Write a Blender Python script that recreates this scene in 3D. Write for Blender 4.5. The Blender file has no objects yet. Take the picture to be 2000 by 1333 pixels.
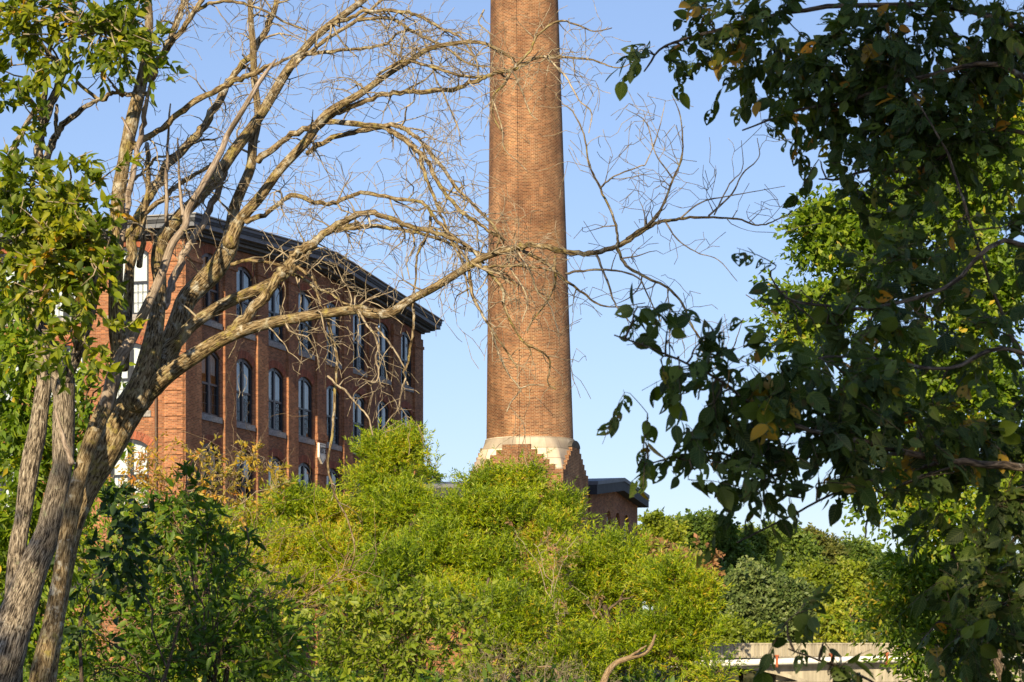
import bpy, bmesh, math, random
import numpy as np
from mathutils import Vector, Matrix

# ------------------------------------------------------------------ camera, sky, sun, exposure
S = bpy.context.scene
COL = S.collection
F = 4400.0; CX = 1000.0; HY = 1265.0; CZ = 1.7          # focal length in photo pixels, horizon row, eye height
cam_d = bpy.data.cameras.new('camera'); cam = bpy.data.objects.new('camera', cam_d); COL.objects.link(cam)
cam.location = (0, 0, CZ); cam.rotation_euler = (math.radians(90), 0, 0)
cam_d.sensor_width = 36; cam_d.lens = 36 * F / 2000
cam_d.shift_x = 0.0; cam_d.shift_y = (HY - 666.5) / 2000
cam_d.clip_start = 0.2; cam_d.clip_end = 12000
cam_d.dof.use_dof = True; cam_d.dof.focus_distance = 40; cam_d.dof.aperture_fstop = 11
S.camera = cam

SUN_EL = math.radians(22.3); SUN_AZ = math.radians(180 + 14.3)     # azimuth clockwise from +Y
W = bpy.data.worlds.new('World'); S.world = W; W.use_nodes = True
nt = W.node_tree; bg = nt.nodes['Background']
sky = nt.nodes.new('ShaderNodeTexSky'); sky.sky_type = 'NISHITA'; sky.sun_disc = False
sky.sun_elevation = SUN_EL; sky.sun_rotation = SUN_AZ
sky.air_density = 1.0; sky.dust_density = 0.3; sky.ozone_density = 3.5; sky.altitude = 0
wb = nt.nodes.new('ShaderNodeMix'); wb.data_type = 'RGBA'; wb.blend_type = 'MULTIPLY'; wb.inputs['Factor'].default_value = 1; wb.inputs['B'].default_value = (0.93, 0.95, 1.12, 1)   # the camera's white balance
s1 = nt.nodes.new('ShaderNodeVectorMath'); s1.operation = 'SCALE'; s1.inputs['Scale'].default_value = 1 / 4
gm = nt.nodes.new('ShaderNodeGamma'); gm.inputs['Gamma'].default_value = 0.7          # the photograph's soft tone curve
s2 = nt.nodes.new('ShaderNodeVectorMath'); s2.operation = 'SCALE'; s2.inputs['Scale'].default_value = 4
nt.links.new(sky.outputs[0], s1.inputs[0]); nt.links.new(s1.outputs[0], gm.inputs[0]); nt.links.new(gm.outputs[0], s2.inputs[0]); nt.links.new(s2.outputs[0], wb.inputs['A']); nt.links.new(wb.outputs['Result'], bg.inputs[0]); bg.inputs[1].default_value = 0.092
sd = bpy.data.lights.new('sun', 'SUN'); sun = bpy.data.objects.new('sun', sd); COL.objects.link(sun)
sd.energy = 5.0; sd.angle = math.radians(0.53); sd.color = (1.0, 0.82, 0.53)
SDIR = Vector((math.sin(SUN_AZ) * math.cos(SUN_EL), math.cos(SUN_AZ) * math.cos(SUN_EL), math.sin(SUN_EL)))
sun.rotation_euler = SDIR.to_track_quat('Z', 'Y').to_euler()
sun.location = SDIR * 60
S.view_settings.view_transform = 'Standard'; S.view_settings.look = 'None'
S.view_settings.exposure = 0.74; S.view_settings.gamma = 1; S.view_settings.use_curve_mapping = False
S.render.engine = 'CYCLES'
S.cycles.max_bounces = 8; S.cycles.transparent_max_bounces = 12

rng = np.random.default_rng(11); R = random.Random(5)

# ------------------------------------------------------------------ helpers
def P(px, py, D):                       # a point D metres ahead that the photo shows at (px, py)
    return np.array(((px - CX) * D / F, D, CZ + (HY - py) * D / F))

def tag(o, label=None, cat=None, group=None, kind=None):
    if label: o['label'] = label
    if cat: o['category'] = cat
    if group: o['group'] = group
    if kind: o['kind'] = kind
    return o

def thing(name, label, cat, loc=(0, 0, 0), group=None):
    o = bpy.data.objects.new(name, None); COL.objects.link(o); o.location = loc
    o.empty_display_size = 0.3
    return tag(o, label, cat, group)

def link(name, me, mat=None, parent=None, kind=None):
    o = bpy.data.objects.new(name, me); COL.objects.link(o)
    if mat is not None and len(me.materials) == 0: me.materials.append(mat)
    if parent is not None:
        o.parent = parent
        # every mesh is written in world space; take the parent's place out again
        root = parent; off = Vector((0, 0, 0))
        while root is not None:
            off += root.location; root = root.parent
        o.location = -off
    if kind: o['kind'] = kind
    return o

def nodes(m):
    m.use_nodes = True; t = m.node_tree; t.nodes.clear()
    return t, lambda ty, **k: mk(t, ty, **k)
def mk(t, ty, **k):
    n = t.nodes.new('ShaderNode' + ty)
    for a, v in k.items(): setattr(n, a, v)
    return n
def ramp(n, stops):
    e = n.color_ramp.elements
    while len(e) < len(stops): e.new(0.5)
    for q, (p, c) in zip(e, stops):
        q.position = p; q.color = (*c, 1) if len(c) == 3 else c

# ------------------------------------------------------------------ materials
def mat_leaf(name, stops, trans=0.35, rough=0.5, spec=0.35, veins=False):
    m = bpy.data.materials.new(name); t, N = nodes(m)
    a = N('Attribute', attribute_name='tint'); r = N('ValToRGB'); ramp(r, stops)
    out = N('OutputMaterial'); b = N('BsdfPrincipled'); tr = N('BsdfTranslucent'); mx = N('MixShader')
    geo = N('NewGeometry'); mixc = N('Mix', data_type='RGBA'); mixc.inputs['Factor'].default_value = 0
    t.links.new(a.outputs['Fac'], r.inputs[0])
    # undersides are a little paler
    if veins:                              # midrib and side veins lighter, brown spots and edges
        lv = N('Attribute', attribute_name='luv'); sx = N('SeparateXYZ'); t.links.new(lv.outputs['Vector'], sx.inputs[0])
        ab = N('Math', operation='ABSOLUTE'); t.links.new(sx.outputs[1], ab.inputs[0])
        m1 = N('Math', operation='MULTIPLY_ADD'); m1.inputs[1].default_value = -0.9; t.links.new(ab.outputs[0], m1.inputs[0]); t.links.new(sx.outputs[0], m1.inputs[2])
        m2 = N('Math', operation='MULTIPLY'); m2.inputs[1].default_value = 8.0; t.links.new(m1.outputs[0], m2.inputs[0])
        pp_ = N('Math', operation='PINGPONG'); pp_.inputs[1].default_value = 0.5; t.links.new(m2.outputs[0], pp_.inputs[0])
        l1 = N('Math', operation='LESS_THAN'); l1.inputs[1].default_value = 0.09; t.links.new(pp_.outputs[0], l1.inputs[0])
        l2 = N('Math', operation='LESS_THAN'); l2.inputs[1].default_value = 0.014; t.links.new(ab.outputs[0], l2.inputs[0])
        mxv = N('Math', operation='MAXIMUM'); t.links.new(l1.outputs[0], mxv.inputs[0]); t.links.new(l2.outputs[0], mxv.inputs[1])
        vm = N('Math', operation='MULTIPLY'); vm.inputs[1].default_value = 0.45; t.links.new(mxv.outputs[0], vm.inputs[0])
        lig = N('Mix', data_type='RGBA'); lig.inputs['B'].default_value = (0.19, 0.22, 0.06, 1); t.links.new(r.outputs[0], lig.inputs['A']); t.links.new(vm.outputs[0], lig.inputs['Factor'])
        gn = N('NewGeometry'); nz = N('TexNoise'); nz.inputs['Scale'].default_value = 16; nz.inputs['Detail'].default_value = 3; t.links.new(gn.outputs['Position'], nz.inputs['Vector'])
        nr = N('ValToRGB'); ramp(nr, [(0.62, (0, 0, 0)), (0.72, (0.7, 0.7, 0.7))]); t.links.new(nz.outputs[0], nr.inputs[0])
        br_ = N('Mix', data_type='RGBA'); br_.inputs['B'].default_value = (0.13, 0.075, 0.02, 1); t.links.new(lig.outputs['Result'], br_.inputs['A']); t.links.new(nr.outputs[0], br_.inputs['Factor'])
        class _o: outputs = [br_.outputs['Result']]
        r = _o
    hs = N('HueSaturation'); hs.inputs['Saturation'].default_value = 0.85; hs.inputs['Value'].default_value = 1.15
    t.links.new(r.outputs[0], hs.inputs['Color'])
    t.links.new(geo.outputs['Backfacing'], mixc.inputs['Factor'])
    t.links.new(r.outputs[0], mixc.inputs['A']); t.links.new(hs.outputs[0], mixc.inputs['B'])
    b.inputs['Roughness'].default_value = rough; b.inputs['Specular IOR Level'].default_value = spec
    t.links.new(mixc.outputs['Result'], b.inputs['Base Color'])
    hs2 = N('HueSaturation'); hs2.inputs['Saturation'].default_value = 1.15; hs2.inputs['Value'].default_value = 1.5
    t.links.new(r.outputs[0], hs2.inputs['Color']); t.links.new(hs2.outputs[0], tr.inputs['Color'])
    mx.inputs[0].default_value = trans
    t.links.new(b.outputs[0], mx.inputs[1]); t.links.new(tr.outputs[0], mx.inputs[2])
    t.links.new(mx.outputs[0], out.inputs[0])
    return m

def mat_bark(name, furrow, ridge, pale, lichen, lich_amt=0.5, scale=1.0, bump=0.6):
    m = bpy.data.materials.new(name); t, N = nodes(m)
    a = N('Attribute', attribute_name='bco'); out = N('OutputMaterial'); b = N('BsdfPrincipled')
    n1 = N('TexNoise'); n1.inputs['Scale'].default_value = 52 * scale; n1.inputs['Detail'].default_value = 6; n1.inputs['Roughness'].default_value = 0.62
    n1.inputs['Distortion'].default_value = 0.6
    t.links.new(a.outputs['Vector'], n1.inputs['Vector'])
    r1 = N('ValToRGB'); ramp(r1, [(0.42, furrow), (0.51, ridge), (0.64, pale)])
    t.links.new(n1.outputs[0], r1.inputs[0])
    tc = N('TexCoord'); n2 = N('TexNoise'); n2.inputs['Scale'].default_value = 12; n2.inputs['Detail'].default_value = 7; n2.inputs['Roughness'].default_value = 0.7
    t.links.new(tc.outputs['Object'], n2.inputs['Vector'])
    r2 = N('ValToRGB'); ramp(r2, [(0.62 - 0.18 * lich_amt, (0, 0, 0)), (0.70 - 0.12 * lich_amt, (1, 1, 1))])
    t.links.new(n2.outputs[0], r2.inputs[0])
    n3 = N('TexNoise'); n3.inputs['Scale'].default_value = 3.1; n3.inputs['Detail'].default_value = 3
    t.links.new(tc.outputs['Object'], n3.inputs['Vector'])
    r3 = N('ValToRGB'); ramp(r3, [(0.46, lichen), (0.58, (0.52, 0.49, 0.41))])
    t.links.new(n3.outputs[0], r3.inputs[0])
    mx = N('Mix', data_type='RGBA'); t.links.new(r2.outputs[0], mx.inputs['Factor'])
    t.links.new(r1.outputs[0], mx.inputs['A'])
    mu = N('Mix', data_type='RGBA', blend_type='MULTIPLY'); mu.inputs['Factor'].default_value = 0.6
    rr = N('ValToRGB'); ramp(rr, [(0.36, (0.35, 0.35, 0.35)), (0.55, (1, 1, 1))]); t.links.new(n1.outputs[0], rr.inputs[0])
    t.links.new(r3.outputs[0], mu.inputs['A']); t.links.new(rr.outputs[0], mu.inputs['B'])
    t.links.new(mu.outputs['Result'], mx.inputs['B'])
    t.links.new(mx.outputs['Result'], b.inputs['Base Color'])
    b.inputs['Roughness'].default_value = 0.9; b.inputs['Specular IOR Level'].default_value = 0.15
    bp = N('Bump'); bp.inputs['Strength'].default_value = bump; bp.inputs['Distance'].default_value = 0.05
    t.links.new(n1.outputs[0], bp.inputs['Height']); t.links.new(bp.outputs[0], b.inputs['Normal'])
    t.links.new(b.outputs[0], out.inputs[0])
    return m

def mat_brick(name, c1, c2, mortar, dark, bw=0.205, rh=0.068, blotch=0.6, msize=0.007, bump=0.4, stain=0.25):
    m = bpy.data.materials.new(name); t, N = nodes(m)
    uv = N('UVMap', uv_map='UVMap'); br = N('TexBrick'); out = N('OutputMaterial'); b = N('BsdfPrincipled')
    br.inputs['Scale'].default_value = 1; br.inputs['Brick Width'].default_value = bw; br.inputs['Row Height'].default_value = rh
    br.inputs['Mortar Size'].default_value = msize; br.inputs['Mortar Smooth'].default_value = 0.2; br.inputs['Bias'].default_value = -0.1
    br.inputs['Color1'].default_value = (*c1, 1); br.inputs['Color2'].default_value = (*c2, 1); br.inputs['Mortar'].default_value = (*mortar, 1)
    t.links.new(uv.outputs[0], br.inputs['Vector'])
    # brick to brick scatter: noise sampled on the brick grid
    mp = N('Mapping'); mp.inputs['Scale'].default_value = (1 / bw, 1 / rh, 1); t.links.new(uv.outputs[0], mp.inputs[0])
    fl = N('VectorMath', operation='FLOOR'); t.links.new(mp.outputs[0], fl.inputs[0])
    wn = N('TexWhiteNoise', noise_dimensions='2D'); t.links.new(fl.outputs[0], wn.inputs['Vector'])
    mr = N('MapRange'); mr.inputs['To Min'].default_value = 0.62; mr.inputs['To Max'].default_value = 1.32; t.links.new(wn.outputs['Value'], mr.inputs[0])
    no = N('TexNoise'); no.inputs['Scale'].default_value = 0.55; no.inputs['Detail'].default_value = 7; no.inputs['Roughness'].default_value = 0.68
    t.links.new(uv.outputs[0], no.inputs['Vector'])
    rp = N('ValToRGB'); ramp(rp, [(0.36, (0, 0, 0)), (0.62, (1, 1, 1))]); t.links.new(no.outputs[0], rp.inputs[0])
    mm = N('Math', operation='MULTIPLY'); mm.inputs[1].default_value = blotch; t.links.new(rp.outputs[0], mm.inputs[0])
    mx = N('Mix', data_type='RGBA'); t.links.new(mm.outputs[0], mx.inputs['Factor'])
    sc = N('VectorMath', operation='SCALE'); t.links.new(br.outputs[0], sc.inputs[0]); t.links.new(mr.outputs[0], sc.inputs['Scale'])
    kx = N('Mix', data_type='RGBA'); t.links.new(br.outputs['Fac'], kx.inputs['Factor'])
    t.links.new(sc.outputs[0], kx.inputs['A']); kx.inputs['B'].default_value = (*mortar, 1)
    mu = N('Mix', data_type='RGBA', blend_type='MULTIPLY'); mu.inputs['Factor'].default_value = 1; mu.inputs['B'].default_value = (*dark, 1)
    t.links.new(kx.outputs['Result'], mu.inputs['A']); t.links.new(kx.outputs['Result'], mx.inputs['A']); t.links.new(mu.outputs['Result'], mx.inputs['B'])
    # soot and rain streaks drawn out down the wall, paler repointed patches
    m3 = N('Mapping'); m3.inputs['Scale'].default_value = (1.5, 0.11, 1); t.links.new(uv.outputs[0], m3.inputs[0])
    n3 = N('TexNoise'); n3.inputs['Scale'].default_value = 1.0; n3.inputs['Detail'].default_value = 6; n3.inputs['Roughness'].default_value = 0.6; t.links.new(m3.outputs[0], n3.inputs['Vector'])
    r3 = N('ValToRGB'); ramp(r3, [(0.40, (1, 1, 1)), (0.62, (0, 0, 0))]); t.links.new(n3.outputs[0], r3.inputs[0])
    k3 = N('Math', operation='MULTIPLY'); k3.inputs[1].default_value = stain; t.links.new(r3.outputs[0], k3.inputs[0])
    mz = N('Mix', data_type='RGBA', blend_type='MULTIPLY'); mz.inputs['B'].default_value = (0.42, 0.36, 0.36, 1); t.links.new(k3.outputs[0], mz.inputs['Factor']); t.links.new(mx.outputs['Result'], mz.inputs['A'])
    n4 = N('TexNoise'); n4.inputs['Scale'].default_value = 0.33; n4.inputs['Detail'].default_value = 4; t.links.new(uv.outputs[0], n4.inputs['Vector'])
    r4 = N('ValToRGB'); ramp(r4, [(0.56, (0, 0, 0)), (0.68, (1, 1, 1))]); t.links.new(n4.outputs[0], r4.inputs[0])
    k4 = N('Math', operation='MULTIPLY'); k4.inputs[1].default_value = 0.55; t.links.new(r4.outputs[0], k4.inputs[0])
    my = N('Mix', data_type='RGBA', blend_type='MULTIPLY'); my.inputs['B'].default_value = (1.35, 1.45, 1.25, 1); t.links.new(k4.outputs[0], my.inputs['Factor']); t.links.new(mz.outputs['Result'], my.inputs['A'])
    mx = my
    t.links.new(mx.outputs['Result'], b.inputs['Base Color'])
    b.inputs['Roughness'].default_value = 0.88; b.inputs['Specular IOR Level'].default_value = 0.2
    iv = N('Math', operation='SUBTRACT'); iv.inputs[0].default_value = 1; t.links.new(br.outputs['Fac'], iv.inputs[1])
    bp = N('Bump'); bp.inputs['Strength'].default_value = bump; bp.inputs['Distance'].default_value = 0.01
    t.links.new(iv.outputs[0], bp.inputs['Height']); t.links.new(bp.outputs[0], b.inputs['Normal'])
    t.links.new(b.outputs[0], out.inputs[0])
    return m

def mat_plain(name, col, rough=0.6, spec=0.3, var=0.25, scale=3.0, metal=0, streak=False, bump=0.0):
    m = bpy.data.materials.new(name); t, N = nodes(m)
    out = N('OutputMaterial'); b = N('BsdfPrincipled'); tc = N('TexCoord'); no = N('TexNoise')
    no.inputs['Scale'].default_value = scale; no.inputs['Detail'].default_value = 8; no.inputs['Roughness'].default_value = 0.65
    if streak:
        mp = N('Mapping'); mp.inputs['Scale'].default_value = (1.6, 1.6, 0.22); t.links.new(tc.outputs['Object'], mp.inputs[0]); t.links.new(mp.outputs[0], no.inputs['Vector'])
    else: t.links.new(tc.outputs['Object'], no.inputs['Vector'])
    r = N('ValToRGB'); lo = tuple(c * (1 - var) for c in col); hi = tuple(min(1, c * (1 + var)) for c in col)
    ramp(r, [(0.32, lo), (0.68, hi)]); t.links.new(no.outputs[0], r.inputs[0]); t.links.new(r.outputs[0], b.inputs['Base Color'])
    b.inputs['Roughness'].default_value = rough; b.inputs['Specular IOR Level'].default_value = spec; b.inputs['Metallic'].default_value = metal
    if bump:
        bp = N('Bump'); bp.inputs['Strength'].default_value = bump; bp.inputs['Distance'].default_value = 0.02
        t.links.new(no.outputs[0], bp.inputs['Height']); t.links.new(bp.outputs[0], b.inputs['Normal'])
    t.links.new(b.outputs[0], out.inputs[0])
    return m

def mat_glass(name):
    m = bpy.data.materials.new(name); t, N = nodes(m)
    out = N('OutputMaterial'); tr = N('BsdfTransparent'); gl = N('BsdfGlossy'); fr = N('Fresnel'); mx = N('MixShader')
    tr.inputs[0].default_value = (0.86, 0.9, 0.92, 1); gl.inputs['Roughness'].default_value = 0.02; fr.inputs[0].default_value = 1.9
    tc = N('TexCoord'); no = N('TexNoise'); no.inputs['Scale'].default_value = 1.3; t.links.new(tc.outputs['Object'], no.inputs['Vector'])
    bp = N('Bump'); bp.inputs['Strength'].default_value = 0.06; bp.inputs['Distance'].default_value = 0.05
    t.links.new(no.outputs[0], bp.inputs['Height']); t.links.new(bp.outputs[0], gl.inputs['Normal'])
    t.links.new(fr.outputs[0], mx.inputs[0]); t.links.new(tr.outputs[0], mx.inputs[1]); t.links.new(gl.outputs[0], mx.inputs[2])
    t.links.new(mx.outputs[0], out.inputs[0])
    return m

M = {}
M['mill_brick'] = mat_brick('mill_brick', (0.395, 0.170, 0.077), (0.245, 0.095, 0.049), (0.40, 0.29, 0.20), (0.62, 0.55, 0.55), blotch=0.7, msize=0.006, stain=0.35)
M['stack_brick'] = mat_brick('stack_brick', (0.335, 0.148, 0.062), (0.195, 0.080, 0.040), (0.50, 0.385, 0.245), (0.52, 0.47, 0.47), blotch=0.9, msize=0.009, bw=0.22, rh=0.073, bump=0.15, stain=0.5)
M['arch_brick'] = mat_brick('arch_brick', (0.36, 0.11, 0.055), (0.25, 0.07, 0.038), (0.30, 0.18, 0.13), (0.7, 0.62, 0.6), bw=0.23, rh=0.07, blotch=0.4, msize=0.006)
M['concrete'] = mat_brick('collar_stone', (0.66, 0.58, 0.465), (0.59, 0.515, 0.41), (0.36, 0.31, 0.24), (0.66, 0.62, 0.58), bw=1.45, rh=0.52, blotch=0.8, msize=0.018, bump=0.5, stain=0.45)
M['bridge_concrete'] = mat_plain('bridge_concrete', (0.315, 0.285, 0.225), 0.9, 0.2, 0.4, 1.3, streak=True, bump=0.2)
M['granite'] = mat_plain('granite', (0.27, 0.255, 0.25), 0.85, 0.2, 0.45, 9, bump=0.3)
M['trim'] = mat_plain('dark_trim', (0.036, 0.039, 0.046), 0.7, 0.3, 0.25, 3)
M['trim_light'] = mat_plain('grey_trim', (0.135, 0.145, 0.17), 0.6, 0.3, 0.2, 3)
M['trim_brown'] = mat_plain('brown_trim', (0.12, 0.075, 0.05), 0.5, 0.4, 0.25, 3)
M['roof'] = mat_plain('roof_membrane', (0.30, 0.30, 0.31), 0.8, 0.2, 0.2, 1)
M['frame'] = mat_plain('window_frame_paint', (0.018, 0.022, 0.032), 0.4, 0.45, 0.2, 4)
M['blind'] = mat_plain('white_blind_or_glare', (0.80, 0.80, 0.78), 0.8, 0.2, 0.06, 3)
M['curtain'] = mat_plain('pale_curtain', (0.55, 0.56, 0.58), 0.9, 0.1, 0.35, 2.2, streak=True)
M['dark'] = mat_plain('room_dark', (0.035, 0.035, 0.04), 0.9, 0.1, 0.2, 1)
M['glass'] = mat_glass('window_glass')
M['pipe'] = mat_plain('silver_pipe', (0.72, 0.71, 0.68), 0.45, 0.5, 0.15, 2)
M['rust'] = mat_plain('rusty_strap', (0.30, 0.085, 0.035), 0.8, 0.3, 0.35, 6)
M['dark_grey'] = mat_plain('dark_cap_stone', (0.085, 0.075, 0.065), 0.9, 0.2, 0.35, 4)
M['plaque'] = mat_plain('plaque_stone', (0.74, 0.70, 0.62), 0.8, 0.2, 0.1, 6)
M['letter'] = mat_plain('plaque_letter', (0.05, 0.045, 0.045), 0.8, 0.2, 0.1, 6)
M['cable'] = mat_plain('cable_dark', (0.05, 0.035, 0.03), 0.7, 0.3, 0.1, 6)
M['soil'] = mat_plain('bank_soil', (0.075, 0.072, 0.035), 0.95, 0.1, 0.6, 0.8, bump=0.5)
M['bark'] = mat_bark('rough_bark', (0.030, 0.023, 0.018), (0.215, 0.175, 0.13), (0.50, 0.43, 0.34), (0.30, 0.31, 0.20), 0.10)
M['dead_bark'] = mat_bark('dead_bark', (0.045, 0.032, 0.018), (0.215, 0.150, 0.075), (0.42, 0.34, 0.21), (0.34, 0.275, 0.085), 0.60)
M['bare_wood'] = mat_bark('bare_wood', (0.16, 0.12, 0.09), (0.30, 0.24, 0.19), (0.42, 0.35, 0.29), (0.36, 0.33, 0.26), 0.05, 0.7, 0.3)
M['twig'] = mat_bark('twig_bark', (0.11, 0.085, 0.06), (0.30, 0.24, 0.165), (0.46, 0.39, 0.28), (0.36, 0.31, 0.15), 0.4, 1, 0.1)
M['brown_bark'] = mat_bark('brown_bark', (0.04, 0.03, 0.022), (0.13, 0.095, 0.065), (0.24, 0.18, 0.125), (0.2, 0.19, 0.12), 0.2)
M['tan_bark'] = mat_bark('tan_bark', (0.14, 0.095, 0.055), (0.30, 0.21, 0.12), (0.40, 0.30, 0.19), (0.3, 0.26, 0.14), 0.2)
m = M['water'] = bpy.data.materials.new('river_water'); t, N = nodes(m)
out = N('OutputMaterial'); b = N('BsdfPrincipled'); b.inputs['Base Color'].default_value = (0.06, 0.065, 0.03, 1); b.inputs['Roughness'].default_value = 0.08
tc = N('TexCoord'); no = N('TexNoise'); no.inputs['Scale'].default_value = 2.2; no.inputs['Detail'].default_value = 4; bp = N('Bump'); bp.inputs['Strength'].default_value = 0.25; bp.inputs['Distance'].default_value = 0.1
t.links.new(tc.outputs['Object'], no.inputs['Vector']); t.links.new(no.outputs[0], bp.inputs['Height']); t.links.new(bp.outputs[0], b.inputs['Normal']); t.links.new(b.outputs[0], out.inputs[0])

M['willow'] = mat_leaf('willow_leaf', [(0, (0.065, 0.120, 0.003)), (0.40, (0.215, 0.310, 0.004)), (0.8, (0.39, 0.44, 0.008)), (1, (0.50, 0.34, 0.02))], 0.4)
M['ash'] = mat_leaf('ash_leaf', [(0, (0.032, 0.080, 0.006)), (0.6, (0.085, 0.165, 0.010)), (0.92, (0.20, 0.28, 0.018)), (1, (0.38, 0.31, 0.03))], 0.35)
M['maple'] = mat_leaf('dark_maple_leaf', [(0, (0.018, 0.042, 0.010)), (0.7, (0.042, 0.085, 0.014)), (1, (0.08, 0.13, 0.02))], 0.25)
M['autumn'] = mat_leaf('yellowing_leaf', [(0, (0.18, 0.18, 0.02)), (0.4, (0.38, 0.29, 0.03)), (0.75, (0.52, 0.32, 0.035)), (1, (0.48, 0.18, 0.04))], 0.4)
M['elder'] = mat_leaf('box_elder_leaf', [(0, (0.055, 0.105, 0.008)), (0.5, (0.15, 0.205, 0.010)), (0.88, (0.33, 0.33, 0.014)), (0.97, (0.50, 0.40, 0.02)), (1, (0.5, 0.27, 0.02))], 0.42)
M['bright'] = mat_leaf('bright_shrub_leaf', [(0, (0.07, 0.125, 0.008)), (0.5, (0.19, 0.26, 0.016)), (1, (0.36, 0.39, 0.04))], 0.4)
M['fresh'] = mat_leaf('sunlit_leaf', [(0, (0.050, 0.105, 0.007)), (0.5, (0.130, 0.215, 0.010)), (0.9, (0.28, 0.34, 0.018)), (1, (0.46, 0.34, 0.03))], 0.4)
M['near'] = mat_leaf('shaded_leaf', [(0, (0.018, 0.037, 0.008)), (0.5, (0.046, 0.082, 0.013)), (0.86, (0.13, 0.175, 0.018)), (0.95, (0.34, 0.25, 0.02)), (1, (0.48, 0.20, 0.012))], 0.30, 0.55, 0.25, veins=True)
M['far_green'] = mat_leaf('far_green_leaf', [(0, (0.045, 0.085, 0.014)), (0.6, (0.100, 0.165, 0.020)), (1, (0.19, 0.25, 0.03))], 0.3)
M['far_yellow'] = mat_leaf('far_yellow_leaf', [(0, (0.10, 0.15, 0.010)), (0.6, (0.21, 0.27, 0.014)), (1, (0.36, 0.36, 0.03))], 0.35)
M['far_silver'] = mat_leaf('far_silver_leaf', [(0, (0.060, 0.105, 0.024)), (0.6, (0.135, 0.185, 0.050)), (1, (0.25, 0.29, 0.09))], 0.25)
M['far_red'] = mat_leaf('far_russet_leaf', [(0, (0.12, 0.13, 0.02)), (0.5, (0.25, 0.19, 0.06)), (1, (0.36, 0.17, 0.08))], 0.35)
M['far_olive'] = mat_leaf('far_olive_leaf', [(0, (0.06, 0.085, 0.015)), (0.6, (0.14, 0.155, 0.03)), (1, (0.26, 0.23, 0.05))], 0.3)

# ------------------------------------------------------------------ mesh builders
class MB:                                # polygons with metre UVs, joined in one mesh
    def __init__(s): s.v = []; s.f = []; s.uv = []
    def poly(s, pts, uvs=None):
        i = len(s.v); s.v += [tuple(p) for p in pts]; s.f.append(tuple(range(i, i + len(pts))))
        s.uv += [tuple(u) for u in (uvs or [(0, 0)] * len(pts))]
    def box(s, o, ax, ay, az, uo=(0, 0), skip=()):
        # o corner; ax, ay, az edge vectors; metre UVs per side
        o, ax, ay, az = map(lambda q: np.array(q, float), (o, ax, ay, az))
        lx, ly, lz = (np.linalg.norm(q) for q in (ax, ay, az))
        u, v = uo
        if np.dot(np.cross(ax, ay), az) < 0:
            fl = True
        else: fl = False
        def q(name, p, a, b, la, lb, uu, vv):
            if name in skip: return
            pts = [p, p + a, p + a + b, p + b]; uv = [(uu, vv), (uu + la, vv), (uu + la, vv + lb), (uu, vv + lb)]
            if fl: pts.reverse(); uv.reverse()
            s.poly(pts, uv)
        q('-y', o, ax, az, lx, lz, u, v); q('+x', o + ax, ay, az, ly, lz, u + lx, v)
        q('+y', o + ax + ay, -ax, az, lx, lz, u, v); q('-x', o + ay, -ay, az, ly, lz, u, v)
        q('+z', o + az, ax, ay, lx, ly, u, v); q('-z', o + ay, ax, -ay, lx, ly, u, v)
    def build(s, name, mat, parent=None, kind=None, smooth=False):
        me = bpy.data.meshes.new(name); me.from_pydata(s.v, [], s.f); 
        uvl = me.uv_layers.new(name='UVMap'); uvl.data.foreach_set('uv', np.array(s.uv, np.float32).ravel())
        if smooth: me.polygons.foreach_set('use_smooth', [True] * len(me.polygons))
        me.update()
        return link(name, me, mat, parent, kind)

def catmull(pts, n):
    p = np.array(pts, float)
    if len(p) < 3 or n < 2: return p
    q = np.vstack([2 * p[0] - p[1], p, 2 * p[-1] - p[-2]]); out = []
    for i in range(1, len(q) - 2):
        a, b, c, d = q[i - 1], q[i], q[i + 1], q[i + 2]
        for k in range(n):
            u = k / n
            out.append(0.5 * ((2 * b) + (c - a) * u + (2 * a - 5 * b + 4 * c - d) * u * u + (3 * b - a - 3 * c + d) * u ** 3))
    out.append(p[-1])
    return np.array(out)

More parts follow.
